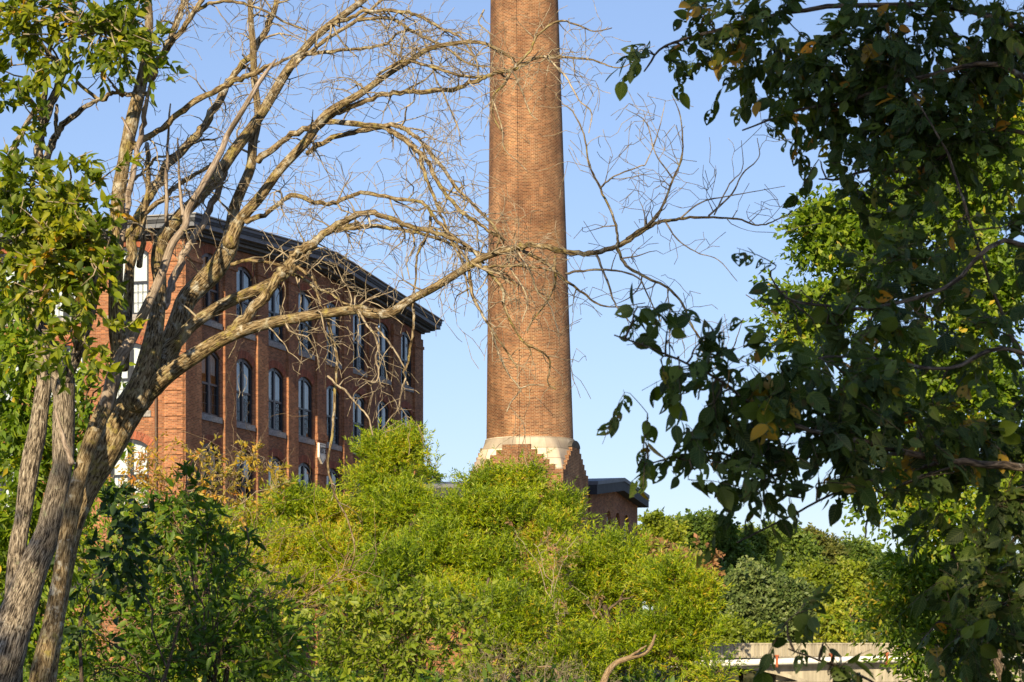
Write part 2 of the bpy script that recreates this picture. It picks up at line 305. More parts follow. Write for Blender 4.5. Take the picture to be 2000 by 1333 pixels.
def tube_mesh(name, tubes, sides=6, bark_v=0.25, knob=0.0, caps=True):
    """tubes: list of (points[n,3], radii[n]); one mesh, with seamless bark coordinates."""
    V = []; Fq = []; B = []; off = 0
    ang = np.linspace(0, 2 * np.pi, sides, endpoint=False); ca, sa = np.cos(ang), np.sin(ang)
    for ti, (p, r) in enumerate(tubes):
        p = np.asarray(p, float); r = np.asarray(r, float); n = len(p)
        if n < 2: continue
        tn = np.gradient(p, axis=0); tn /= np.linalg.norm(tn, axis=1)[:, None] + 1e-9
        ref = np.array((0, 1, 0)) if abs(tn[0][1]) < 0.9 else np.array((1, 0, 0))
        u = np.cross(tn[0], ref); u /= np.linalg.norm(u); U = [u]
        for i in range(1, n):
            u = U[-1] - tn[i] * np.dot(U[-1], tn[i]); u /= np.linalg.norm(u) + 1e-9; U.append(u)
        U = np.array(U); Wv = np.cross(tn, U)
        d = np.linalg.norm(np.diff(p, axis=0), axis=1); s = np.concatenate([[0], np.cumsum(d)])
        rr = r[:, None] * np.ones(sides)
        if knob:
            ph = rng.uniform(0, 6.28, 8); kk = rng.uniform(2, 9, 4)
            for q in range(4):
                m = (q % 3) + 2
                rr = rr * (1 + knob * (0.5 if q else 0.8) * np.sin(m * ang[None, :] + 0.5 * kk[q] * s[:, None] + ph[q]) * np.sin(kk[q] * 0.5 * s[:, None] + ph[q + 4]))
        ring = p[:, None, :] + rr[:, :, None] * (ca[None, :, None] * U[:, None, :] + sa[None, :, None] * Wv[:, None, :])
        V.append(ring.reshape(-1, 3))
        r0 = r.max(); so = rng.uniform(0, 50)
        bc = np.stack([np.broadcast_to(ca * r0 + so, (n, sides)), np.broadcast_to(sa * r0, (n, sides)), np.broadcast_to((s * bark_v)[:, None], (n, sides))], -1)
        B.append(bc.reshape(-1, 3))
        i = np.arange(n - 1)[:, None] * sides; j = np.arange(sides)[None, :]; j2 = (j + 1) % sides
        Fq.append(np.stack([i + j, i + j2, i + sides + j2, i + sides + j], -1).reshape(-1, 4) + off)
        off += n * sides
    V = np.vstack(V); B = np.vstack(B); Fq = np.vstack(Fq)
    me = bpy.data.meshes.new(name)
    me.vertices.add(len(V)); me.vertices.foreach_set('co', V.astype(np.float32).ravel())
    me.loops.add(Fq.size); me.loops.foreach_set('vertex_index', Fq.astype(np.int32).ravel())
    me.polygons.add(len(Fq)); me.polygons.foreach_set('loop_start', np.arange(0, Fq.size, 4, dtype=np.int32))
    me.polygons.foreach_set('use_smooth', np.ones(len(Fq), bool))
    at = me.attributes.new('bco', 'FLOAT_VECTOR', 'POINT'); at.data.foreach_set('vector', B.astype(np.float32).ravel())
    me.update(calc_edges=True); me.validate()
    return me

# leaf templates: (u along, v across, w lift) and triangles
def blade(w): return (np.array([(0, 0, 0), (0.42, 0.5 * w, 0.08 * w), (1, 0, -0.08), (0.42, -0.5 * w, 0.08 * w)]), np.array([(0, 2, 1), (0, 3, 2)]))
T_BLADE = blade(0.62); T_WILLOW = blade(0.21)
def ovate(nside, serr=0.0, hole=False, wmax=0.40, curl=0.16):
    us = np.linspace(0, 1, nside + 2); v = []; f = []
    mid = []; L = []; Rr = []
    for k, u in enumerate(us):
        w = (math.sin(math.pi * u ** 0.72) ** 0.9) * (1 - 0.25 * u)
        z = -curl * u * u
        mid.append(len(v)); v.append((u, 0, z))
        if 0 < k < nside + 1:
            du = serr * (0.5 if k % 2 else -0.3); ww = w * (1 + (serr * 2.2 if k % 2 else -serr * 2.2))
            L.append(len(v)); v.append((u + du, 0.5 * ww, z + 0.13 * w)); Rr.append(len(v)); v.append((u + du, -0.5 * ww, z + 0.13 * w))
        else: L.append(None); Rr.append(None)
    for k in range(nside + 1):
        for side, S2 in ((1, L), (-1, Rr)):
            a, b2 = mid[k], mid[k + 1]; c, d = S2[k], S2[k + 1]
            tri = []
            if c is None: tri = [(a, b2, d)]
            elif d is None: tri = [(a, b2, c)]
            else: tri = [(a, b2, d), (a, d, c)]
            if side < 0: tri = [t3[::-1] for t3 in tri]
            f += tri
    v = np.array(v); v[:, 1] *= wmax * 2 * 0.8
    if hole: f = [t3 for i, t3 in enumerate(f) if i not in hole]
    return v, np.array(f)
T_OV = ovate(3, wmax=0.33); T_OV2 = ovate(2, wmax=0.36); T_OVN = ovate(3, wmax=0.24)
def big_leaf(holes=(), wmax=0.60, tip=1.0, curl=0.14):
    us = np.array([0, 0.10, 0.26, 0.45, 0.64, 0.83, 1.0]); wd = np.array([0.0, 0.66, 0.96, 1.0, 0.82, 0.44, 0.0]) * wmax * 0.5
    cols = np.array([-1, -0.5, 0, 0.5, 1.0]); v = []; f = []; id_ = {}
    for i, (u, w) in enumerate(zip(us, wd)):
        for j, c in enumerate(cols):
            if w == 0 and j != 2: id_[i, j] = id_.get((i, 2), None); continue
            id_[i, j] = len(v); n = 0.02 * math.sin(i * 7.3 + j * 3.1) if abs(c) == 1 else 0
            v.append((u + n - 0.05 * abs(c) * (0.3 if i < 3 else -0.4), c * w * (1 + n), -curl * u * u + 0.14 * abs(c) * w - 0.02 * (abs(c) == 0.5)))
    for i in (0, 6):
        for j in range(5): id_[i, j] = id_[i, 2]
    n = 0
    for i in range(6):
        for j in range(4):
            q = []
            for w in (id_[i, j], id_[i + 1, j], id_[i + 1, j + 1], id_[i, j + 1]):
                if w not in q: q.append(w)
            if n not in holes:
                f.append(q[:3])
                if len(q) == 4 and (n + 100) not in holes: f.append([q[0], q[2], q[3]])
            n += 1
    return np.array(v), np.array(f)
T_BIG = [big_leaf(), big_leaf((9, 118), .56), big_leaf((6, 13, 114), .62), big_leaf((), .5), big_leaf((5, 10, 17, 113), .64), big_leaf((117,), .66), big_leaf((4, 8, 109, 14, 19), .6), big_leaf((), .68)]
def with_petiole(T):
    v, f = T; n = len(v)
    pv = np.array([(-0.28, 0.012, 0.02), (-0.28, -0.012, 0.02), (0.02, 0.012, 0.004), (0.02, -0.012, 0.004)])
    return np.vstack([v, pv]), np.vstack([f, [(n, n + 1, n + 3), (n, n + 3, n + 2)]])
T_BIG = [with_petiole(q) for q in T_BIG]

def unit(a): return a / (np.linalg.norm(a, axis=-1, keepdims=True) + 1e-9)

def leaf_mesh(name, T, pos, d, nrm, L, tint):
    v, f = T; n = len(pos); k = len(v)
    d = unit(d); side = unit(np.cross(nrm, d)); up = np.cross(d, side)
    X = pos[:, None, :] + L[:, None, None] * (v[None, :, 0:1] * d[:, None, :] + v[None, :, 1:2] * side[:, None, :] + v[None, :, 2:3] * up[:, None, :])
    Fi = (f[None] + (np.arange(n) * k)[:, None, None]).reshape(-1, 3)
    me = bpy.data.meshes.new(name)
    me.vertices.add(n * k); me.vertices.foreach_set('co', X.astype(np.float32).ravel())
    me.loops.add(Fi.size); me.loops.foreach_set('vertex_index', Fi.astype(np.int32).ravel())
    me.polygons.add(len(Fi)); me.polygons.foreach_set('loop_start', np.arange(0, Fi.size, 3, dtype=np.int32))
    at = me.attributes.new('tint', 'FLOAT', 'POINT'); at.data.foreach_set('value', np.repeat(np.clip(tint, 0, 1), k).astype(np.float32))
    if k > 20:
        uvw = np.tile(v, (n, 1)); a2 = me.attributes.new('luv', 'FLOAT_VECTOR', 'POINT'); a2.data.foreach_set('vector', uvw.astype(np.float32).ravel())
    me.update(calc_edges=True)
    return me

def blob3(b, rd=0.8, reach=0.0):
    """(px, py, rx, ry, depth, weight) in the photo -> centre, radii, weight in metres"""
    px, py, rx, ry, D, w = b
    s = D / F
    r = np.array((rx * s, max(rx, ry) * 0.5 * (rd + 0.2) * s * 1.3, ry * s))
    return P(px, py, D), np.maximum(r - reach, r * 0.4), w, math.pi * r[0] * r[2]

def shoots(blobs, dens, clump, updir=0.5, spread=0.7, shell=0.6, grow=1.0):
    """origins, directions and clump ids of leafy shoots filling the crowns"""
    O = []; Dv = []; C = []; ci = 0; global CL_T; CL_T = []
    for c, r, w, *ar_ in blobs:
        A = ar_[0] if ar_ else math.pi * r[0] * r[2]; n = max(3, int(A * dens * w)); K = max(2, int(A / (clump * clump) * 0.75))
        K = min(K, n)
        k = unit(rng.normal(size=(K, 3))) * (shell + (1 - shell) * rng.random((K, 1)) ** 0.6)
        inner = rng.random(K) < 0.25; k[inner] *= 0.5
        kc = c + k * r; id_ = rng.integers(0, K, n)
        o = kc[id_] + rng.normal(size=(n, 3)) * clump * 0.42
        out = unit((kc[id_] - c) / (r * r) + 1e-6) * 0.7 + unit(o - kc[id_]) * 0.5
        dd = unit(out + np.array((0, 0, updir)) + rng.normal(size=(n, 3)) * spread * 0.6)
        O.append(o); Dv.append(dd); C.append(id_ + ci); ci += K; CL_T += [rng.normal()] * K
    return np.vstack(O), np.vstack(Dv), np.concatenate(C)

def leaves_on(O, Dv, C, n, slen, llen, droop, splay, tint0, tvar, cvar, jit=0.25):
    m = len(O); SL = slen * rng.uniform(0.6, 1.25, m)
    s = (np.arange(n)[None, :] + rng.uniform(0, 0.9, (m, n))) / n
    pos = O[:, None, :] + Dv[:, None, :] * (SL[:, None] * s)[..., None]
    pos[..., 2] -= droop * SL[:, None] * s * s
    perp = unit(np.cross(Dv[:, None, :], unit(rng.normal(size=(m, n, 3)))))
    ax = Dv[:, None, :] * 0.75 + perp * splay + rng.normal(size=(m, n, 3)) * jit
    ax[..., 2] -= droop * 1.2 * s
    nr = np.cross(ax, rng.normal(size=(m, n, 3))) * 0.8 + np.array((0, 0, 0.35)) + np.array(SDIR) * 0.55
    ct = rng.normal(size=C.max() + 1) * cvar
    if len(CL_T) == len(ct): ct = ct + np.array(CL_T) * 0.4 * cvar
    ti = tint0 + ct[C][:, None] + rng.normal(size=(m, n)) * tvar
    odd = rng.random((m, n)) < 0.02; ti = np.where(odd, ti + 0.4, ti)
    L = llen * rng.uniform(0.65, 1.3, (m, n))
    return pos.reshape(-1, 3), ax.reshape(-1, 3), nr.reshape(-1, 3), L.ravel(), ti.ravel()

def wander(a, b, n, amp):
    a = np.array(a, float); b = np.array(b, float); t_ = np.linspace(0, 1, n)[:, None]
    p = a + (b - a) * t_; L = np.linalg.norm(b - a)
    j = np.cumsum(rng.normal(size=(n, 3)), axis=0); j -= j[0] + (j[-1] - j[0]) * t_
    return p + j * amp * L / math.sqrt(n) * 0.5

def frame_of(base, blobs, r0, lean=(0, 0, 0), fork=0.45, nt=1):
    """trunk from the ground into the crown and boughs to each clump of it"""
    base = np.array(base, float); cs = np.array([b[0] for b in blobs]); ctr = cs.mean(0)
    tubes = []; stems = []
    for q in range(nt):
        top = base + (ctr - base) * (fork + 0.35) + rng.normal(size=3) * np.array((0.25, 0.25, 0)) * np.linalg.norm(ctr - base) * (0.6 if nt > 1 else 0.2)
        p = catmull(wander(base + rng.normal(size=3) * np.array((1, 1, 0)) * r0 * (2.5 if nt > 1 else 0), top, 6, 0.18), 4)
        rr = np.linspace(r0, r0 * 0.45, len(p)); rr[0] *= 1.35; rr[1] *= 1.15
        stems.append((p, rr))
    boughs = []
    for c in cs:
        p0, rr = stems[rng.integers(nt)]
        i = int(len(p0) * rng.uniform(0.45, 0.95)); a = p0[i]
        mid = (a + c) / 2 + np.array((0, 0, 0.12 * np.linalg.norm(c - a)))
        q = catmull([a, mid, c + (c - mid) * 0.25], 5); q[1:] += rng.normal(size=(len(q) - 1, 3)) * 0.02 * np.linalg.norm(c - a)
        boughs.append((q, np.linspace(rr[i] * 0.6, max(0.006, r0 * 0.06), len(q))))
    return stems, boughs

def tree(name, label, cat, base, blobs_px, leaf, mat, bark, r0, dens, clump, nleaf, slen, llen, droop=0.2, splay=0.7, updir=0.5,
         tint=0.5, tvar=0.16, cvar=0.12, group=None, nt=1, T=None, Tm=None, rd=0.8, single=0, stuff=True, shell=0.6, fork=0.45, twigs=0):
    bl = [blob3(b, rd, 0.55 * slen + 0.4 * clump) for b in blobs_px]
    root = thing(name, label, cat, base, group)
    stems, boughs = frame_of(base, bl, r0, nt=nt, fork=fork)
    for st in stems: link('trunk', tube_mesh('trunk', [st], 10, knob=0.12), bark, root)
    O, Dv, C = shoots(bl, dens, clump, updir, shell=shell)
    if twigs:                             # fine wood: sampled shoots tied to their nearest bough
        bp_ = np.vstack([q for q, _ in boughs]); idx = rng.choice(len(O), min(twigs, len(O)), replace=False); tw = []
        for i in idx:
            dd = np.linalg.norm(bp_ - O[i], axis=1); a = bp_[np.argmin(dd)]
            e = O[i] + Dv[i] * slen
            p = catmull([a, (a + O[i]) / 2 + rng.normal(size=3) * 0.06 * dd.min(), O[i], e], 3)
            tw.append((p, np.linspace(max(0.004, r0 * 0.05), 0.0025, len(p))))
        boughs = boughs + tw
    link('branches', tube_mesh('branches', boughs, 6), bark, root, 'stuff')
    data = leaves_on(O, Dv, C, nleaf, slen, llen, droop, splay, tint, tvar, cvar)
    T = T or T_BLADE
    sel = np.zeros(len(data[0]), bool)
    if single:
        pp = data[0]; sx = CX + F * pp[:, 0] / pp[:, 1]; sy = HY - F * (pp[:, 2] - CZ) / pp[:, 1]
        inside = (sx > 5) & (sx < 1995) & (sy > 5) & (sy < 1325)
        score = np.where(inside, data[3] / pp[:, 1], -1); sel[np.argsort(-score)[:single]] = True
        sel &= inside
        protos = []
        for k in range(7):
            protos.append(leaf_mesh('leaf', T, np.zeros((1, 3)), np.array([(1.0, 0, 0)]), np.array([(0, 0, 1.0)]), np.ones(1), np.array([np.quantile(data[4], 0.08 + 0.14 * k)])))
            protos[-1].materials.append(mat)
        inv = -Vector(base)
        for i in np.nonzero(sel)[0]:
            k = int(np.clip((data[4][i] - data[4].mean()) / data[4].std() * 1.6 + 3.5, 0, 6))
            o = bpy.data.objects.new('leaf', protos[k]); COL.objects.link(o); o.parent = root
            d = unit(data[1][i]); sd_ = unit(np.cross(data[2][i], d)); up = np.cross(d, sd_); L = data[3][i]
            mtx = Matrix(((d[0] * L, sd_[0] * L, up[0] * L, data[0][i][0] + inv[0]), (d[1] * L, sd_[1] * L, up[1] * L, data[0][i][1] + inv[1]), (d[2] * L, sd_[2] * L, up[2] * L, data[0][i][2] + inv[2]), (0, 0, 0, 1)))
            o.matrix_basis = mtx
    r_ = ~sel
    link('foliage', leaf_mesh('foliage', Tm or T, *[q[r_] for q in data]), mat, root, 'stuff')
    return root

# ------------------------------------------------------------------ ground and water
def ground_z(x, y):
    def sm(a, b, v): 
        t_ = np.clip((v - a) / (b - a), 0, 1); return t_ * t_ * (3 - 2 * t_)
    ch = sm(8, 11, x) * sm(62, 70, y) * (1 - sm(150, 158, y)) * (1 - sm(110, 130, x))
    return -2.2 * ch + 0.10 * np.sin(x * 0.9 + y * 0.35) * np.sin(y * 0.5) * (1 - ch)
xs = np.concatenate([[-6000, -2000, -600, -200, -90], np.arange(-60, 135, 1.5), [160, 260, 600, 2000, 6000]])
ys = np.concatenate([[-3000, -600, -120], np.arange(-40, 200, 1.5), [240, 320, 500, 1000, 3000, 8000]])
gx, gy = np.meshgrid(xs, ys); gz = ground_z(gx, gy)
nx, ny = len(xs), len(ys)
idx = np.arange(nx * ny).reshape(ny, nx)
fa = np.stack([idx[:-1, :-1], idx[:-1, 1:], idx[1:, 1:], idx[1:, :-1]], -1).reshape(-1, 4)
me = bpy.data.meshes.new('ground'); me.from_pydata(np.stack([gx, gy, gz], -1).reshape(-1, 3).tolist(), [], fa.tolist())
me.polygons.foreach_set('use_smooth', [True] * len(me.polygons))
tag(link('ground', me, M['soil']), kind='structure')
w = MB(); w.poly([(6, 60, -0.35), (132, 60, -0.35), (132, 160, -0.35), (6, 160, -0.35)])
tag(w.build('river_water', M['water']), kind='structure')

# ------------------------------------------------------------------ the mill
TH = math.radians(16.8)
d_ = np.array((math.sin(TH), math.cos(TH), 0)); n_ = np.array((math.cos(TH), -math.sin(TH), 0)); z_ = np.array((0, 0, 1.0))
c0 = np.array((-13.82, 95.0, 0))
mill = thing('brick_mill', 'red brick mill with tall arched windows and a dark overhanging cornice, behind the bare tree', 'building', c0)
LEN = 30.5; DEP = 24.0; HW = 19.45; RISE = 1.0
SILLS = [15.84, 11.74, 7.64, 3.54]; WH = 2.92; WW = 2.0; ARC = 0.34

class Face:                              # wall frame: a along, z up, o outward
    def __init__(s, org, along, out): s.o = org; s.a = along; s.n = out
    def p(s, a, z, o=0.0): return s.o + s.a * a + z_ * z + s.n * o
    def arc(s, a0, w, zs, rise, k, grow=0.0):
        h = rise; R_ = (w * w / 4 + h * h) / (2 * h); zc = zs + h - R_; half = math.asin(w / 2 / R_)
        return [(a0 + w / 2 + (R_ + grow) * math.sin(q), zc + (R_ + grow) * math.cos(q)) for q in np.linspace(-half, half, k)]

def wall_with_windows(fc, length, starts, sills, ww, wh, top, name, parent, flip=False, thick=0.30, k=9, mat=None, rise=ARC):
    b = MB()
    def quad(a0, z0, a1, z1):
        if a1 - a0 < 1e-4 or z1 - z0 < 1e-4: return
        pts = [fc.p(a0, z0), fc.p(a1, z0), fc.p(a1, z1), fc.p(a0, z1)]; uv = [(a0, z0), (a1, z0), (a1, z1), (a0, z1)]
        if flip: pts.reverse(); uv.reverse()
        b.poly(pts, uv)
    def poly(az, o=None):
        pts = [fc.p(a, z) for a, z in az]; uv = list(az)
        if flip: pts.reverse(); uv.reverse()
        b.poly(pts, uv)
    edges = [0.0]
    for s in starts: edges += [s, s + ww]
    edges.append(length)
    topf = top if callable(top) else (lambda a: top)
    for i in range(0, len(edges), 2):
        a0, a1 = edges[i], edges[i + 1]
        m_ = length / 2
        if a0 < m_ < a1: poly([(a0, 0), (a1, 0), (a1, topf(a1)), (m_, topf(m_)), (a0, topf(a0))])
        else: poly([(a0, 0), (a1, 0), (a1, topf(a1)), (a0, topf(a0))])
    lv = sorted(sills)
    for s in starts:
        quad(s, 0, s + ww, lv[0])
        for j, zs in enumerate(lv):
            spring = zs + wh - rise
            arc = fc.arc(s, ww, spring, rise, k)
            ztop = [lv[j + 1]] * k if j + 1 < len(lv) else [topf(a) for a, _ in arc]
            for q in range(k - 1):
                (x0, y0), (x1, y1) = arc[q], arc[q + 1]
                poly([(x0, y0), (x1, y1), (x1, ztop[q + 1]), (x0, ztop[q])])
                pts = [fc.p(x0, y0), fc.p(x0, y0, -thick), fc.p(x1, y1, -thick), fc.p(x1, y1)]
                if flip: pts.reverse()
                b.poly(pts, [(x0, 0), (x0, thick), (x1, thick), (x1, 0)])
            for xa, sg in ((s, 1), (s + ww, -1)):
                pts = [fc.p(xa, zs), fc.p(xa, zs, -thick), fc.p(xa, spring, -thick), fc.p(xa, spring)]
                uv = [(xa, zs), (xa + thick, zs), (xa + thick, spring), (xa, spring)]
                if (sg > 0) == flip: pts.reverse(); uv.reverse()
                b.poly(pts, uv)
    return b.build(name, mat or M['mill_brick'], parent)

topg = lambda a: HW + RISE * (1 - abs(a - LEN / 2) / (LEN / 2))
FL = Face(c0, d_, n_)                          # gable front, in grazing light
FS = Face(c0, -n_, -d_)                        # side that faces the camera, in the sun
starts_long = [1.64 + 3.62 * k for k in range(8)]
PXM = 95 / F / math.cos(TH)
starts_side = [(360 - 287) * PXM + 3.05 * k for k in range(7)]
wall_with_windows(FL, LEN, starts_long, SILLS, WW, WH, topg, 'gable_wall', mill)
wall_with_windows(FS, DEP, starts_side, SILLS, 1.8, WH, HW, 'side_wall', mill, flip=True)
b = MB()                                       # the walls away from the camera
b.poly([FL.p(LEN, 0), FL.p(LEN, 0, -DEP), FL.p(LEN, HW, -DEP), FL.p(LEN, HW)], [(0, 0), (DEP, 0), (DEP, HW), (0, HW)])
b.poly([FL.p(0, 0, -DEP), FL.p(0, HW, -DEP), FL.p(LEN / 2, HW + RISE, -DEP), FL.p(LEN, HW, -DEP), FL.p(LEN, 0, -DEP)])
b.build('rear_wall', M['mill_brick'], mill)
b = MB()
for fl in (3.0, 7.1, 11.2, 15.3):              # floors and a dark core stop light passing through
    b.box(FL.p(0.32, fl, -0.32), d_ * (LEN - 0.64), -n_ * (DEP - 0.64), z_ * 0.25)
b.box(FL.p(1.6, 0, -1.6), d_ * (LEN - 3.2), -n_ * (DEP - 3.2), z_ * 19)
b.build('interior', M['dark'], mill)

# cornice: stacked mouldings that step out, following the shallow gable
def cornice(parent):
    OV = 0.84
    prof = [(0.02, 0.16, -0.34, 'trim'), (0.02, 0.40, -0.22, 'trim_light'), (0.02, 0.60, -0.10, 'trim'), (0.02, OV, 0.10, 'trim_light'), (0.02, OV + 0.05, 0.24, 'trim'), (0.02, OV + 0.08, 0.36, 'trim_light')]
    zb = -0.46
    for o0, o1, z1, mt in prof:
        b = MB()
        for h in range(2):
            a0, a1 = (-o1, LEN / 2) if h == 0 else (LEN / 2, LEN + o1)
            za0 = HW + (RISE if h else -RISE * o1 / (LEN / 2)); za1 = HW + (-RISE * o1 / (LEN / 2) if h else RISE)
            A = FL.p(a0, za0 + zb, 0); Bq = FL.p(a1, za1 + zb, 0)
            for (q0, q1, zz) in ((o1, o1, 0),):
                pass
            v = [FL.p(a0, za0 + zb, o1), FL.p(a1, za1 + zb, o1), FL.p(a1, za1 + z1, o1), FL.p(a0, za0 + z1, o1)]
            b.poly(v)
            b.poly([FL.p(a0, za0 + zb, -0.02), FL.p(a1, za1 + zb, -0.02), FL.p(a1, za1 + zb, o1), FL.p(a0, za0 + zb, o1)])
            b.poly([FL.p(a0, za0 + z1, o1), FL.p(a1, za1 + z1, o1), FL.p(a1, za1 + z1, -0.02), FL.p(a0, za0 + z1, -0.02)])
            e = a1 if h else a0; ze = za1 if h else za0
            b.poly([FL.p(e, ze + zb, o1), FL.p(e, ze + z1, o1), FL.p(e, ze + z1, -0.02), FL.p(e, ze + zb, -0.02)])
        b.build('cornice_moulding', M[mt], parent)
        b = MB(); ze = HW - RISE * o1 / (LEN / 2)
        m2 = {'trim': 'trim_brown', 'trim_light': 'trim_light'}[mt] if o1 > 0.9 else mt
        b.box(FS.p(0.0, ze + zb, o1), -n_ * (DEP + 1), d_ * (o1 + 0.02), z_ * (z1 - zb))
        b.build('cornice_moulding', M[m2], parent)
        zb = z1
cornice(mill)
b = MB()
rz = 0.385
for s in (0, 1):
    a0, a1 = (-1.0, LEN / 2) if s == 0 else (LEN / 2, LEN + 1.0)
    z0 = HW + (RISE if s else -RISE * 1.0 / (LEN / 2)) + rz; z1 = HW + (-RISE * 1.0 / (LEN / 2) if s else RISE) + rz
    b.poly([FL.p(a0, z0, 1.0), FL.p(a1, z1, 1.0), FL.p(a1, z1, -DEP - 1), FL.p(a0, z0, -DEP - 1)])
    b.poly([FL.p(a0, z0 + .05, 1.0), FL.p(a1, z1 + .05, 1.0), FL.p(a1, z1 + .05, -DEP - 1), FL.p(a0, z0 + .05, -DEP - 1)])
    b.poly([FL.p(a0, z0, 1.0), FL.p(a1, z1, 1.0), FL.p(a1, z1 + .05, 1.0), FL.p(a0, z0 + .05, 1.0)])
b.poly([FL.p(-1, HW - RISE / (LEN / 2) + rz, 1.0), FL.p(-1, HW - RISE / (LEN / 2) + rz + .05, 1.0), FL.p(-1, HW - RISE / (LEN / 2) + rz + .05, -DEP - 1), FL.p(-1, HW - RISE / (LEN / 2) + rz, -DEP - 1)])
b.build('roof', M['roof'], mill)

# pilasters
PIL = 0.12
for k in range(9):
    a0, a1 = (0.0, 1.50) if k == 0 else ((1.64 + 3.62 * k - 1.32, 1.64 + 3.62 * k - 0.10) if k < 8 else (1.64 + 3.62 * 7 + 2.14, LEN))
    top = min(topg(a0), topg(a1)) - 0.80
    b = MB()
    if k == 0: b.box(FL.p(a0 - 0.12, 0, PIL), d_ * (a1 - a0 + 0.12), -n_ * (PIL + 0.02), z_ * (top + 0.02), (0.1, 0))
    else: b.box(FL.p(a0, 0, PIL), d_ * (a1 - a0), -n_ * (PIL + 0.02), z_ * top, (a0, 0))
    b.box(FL.p(a0 - (0.16 if k == 0 else 0.05), top - 0.55, PIL + 0.05), d_ * (a1 - a0 + 0.10 + (0.11 if k == 0 else 0)), -n_ * (PIL + 0.07), z_ * 0.16, (a0, 0))
    if k == 4:                                  # little corbels round the date stone
        for zz in (11.75, 10.1): b.box(FL.p(a0 - 0.06, zz, PIL + 0.06), d_ * (a1 - a0 + 0.12), -n_ * (PIL + 0.08), z_ * 0.32, (a0, 0))
    b.build('pilaster', M['mill_brick'], mill)
# corner pier on the sunny side: blocks of eight courses with recessed joints
bk = MB(); bk.box((0, 0, 0), -n_ * 1.0, d_ * 0.14, z_ * 0.515, (0, 0))
proto = None
for k in range(34):
    z0 = 0.05 + 0.544 * k
    if z0 + 0.5 > 18.6: break
    if proto is None: o = bk.build('corner_block', M['mill_brick'], mill); proto = o.data
    else: o = bpy.data.objects.new('corner_block', proto); COL.objects.link(o); o.parent = mill
    o.location = Vector(FS.p(-0.118, z0, 0.12)) - Vector(c0)
# string course low on the side wall, and the downpipe
ap = (360 - 304) * PXM
pts = [FS.p(ap, 0.2, 0.10), FS.p(ap, 9, 0.10), FS.p(ap, 18.6, 0.10), FS.p(ap, 19.0, 0.4), FS.p(ap, 19.3, 0.75)]
link('downpipe', tube_mesh('downpipe', [(np.array(pts), np.full(5, 0.055))], 8), M['trim_brown'], mill)

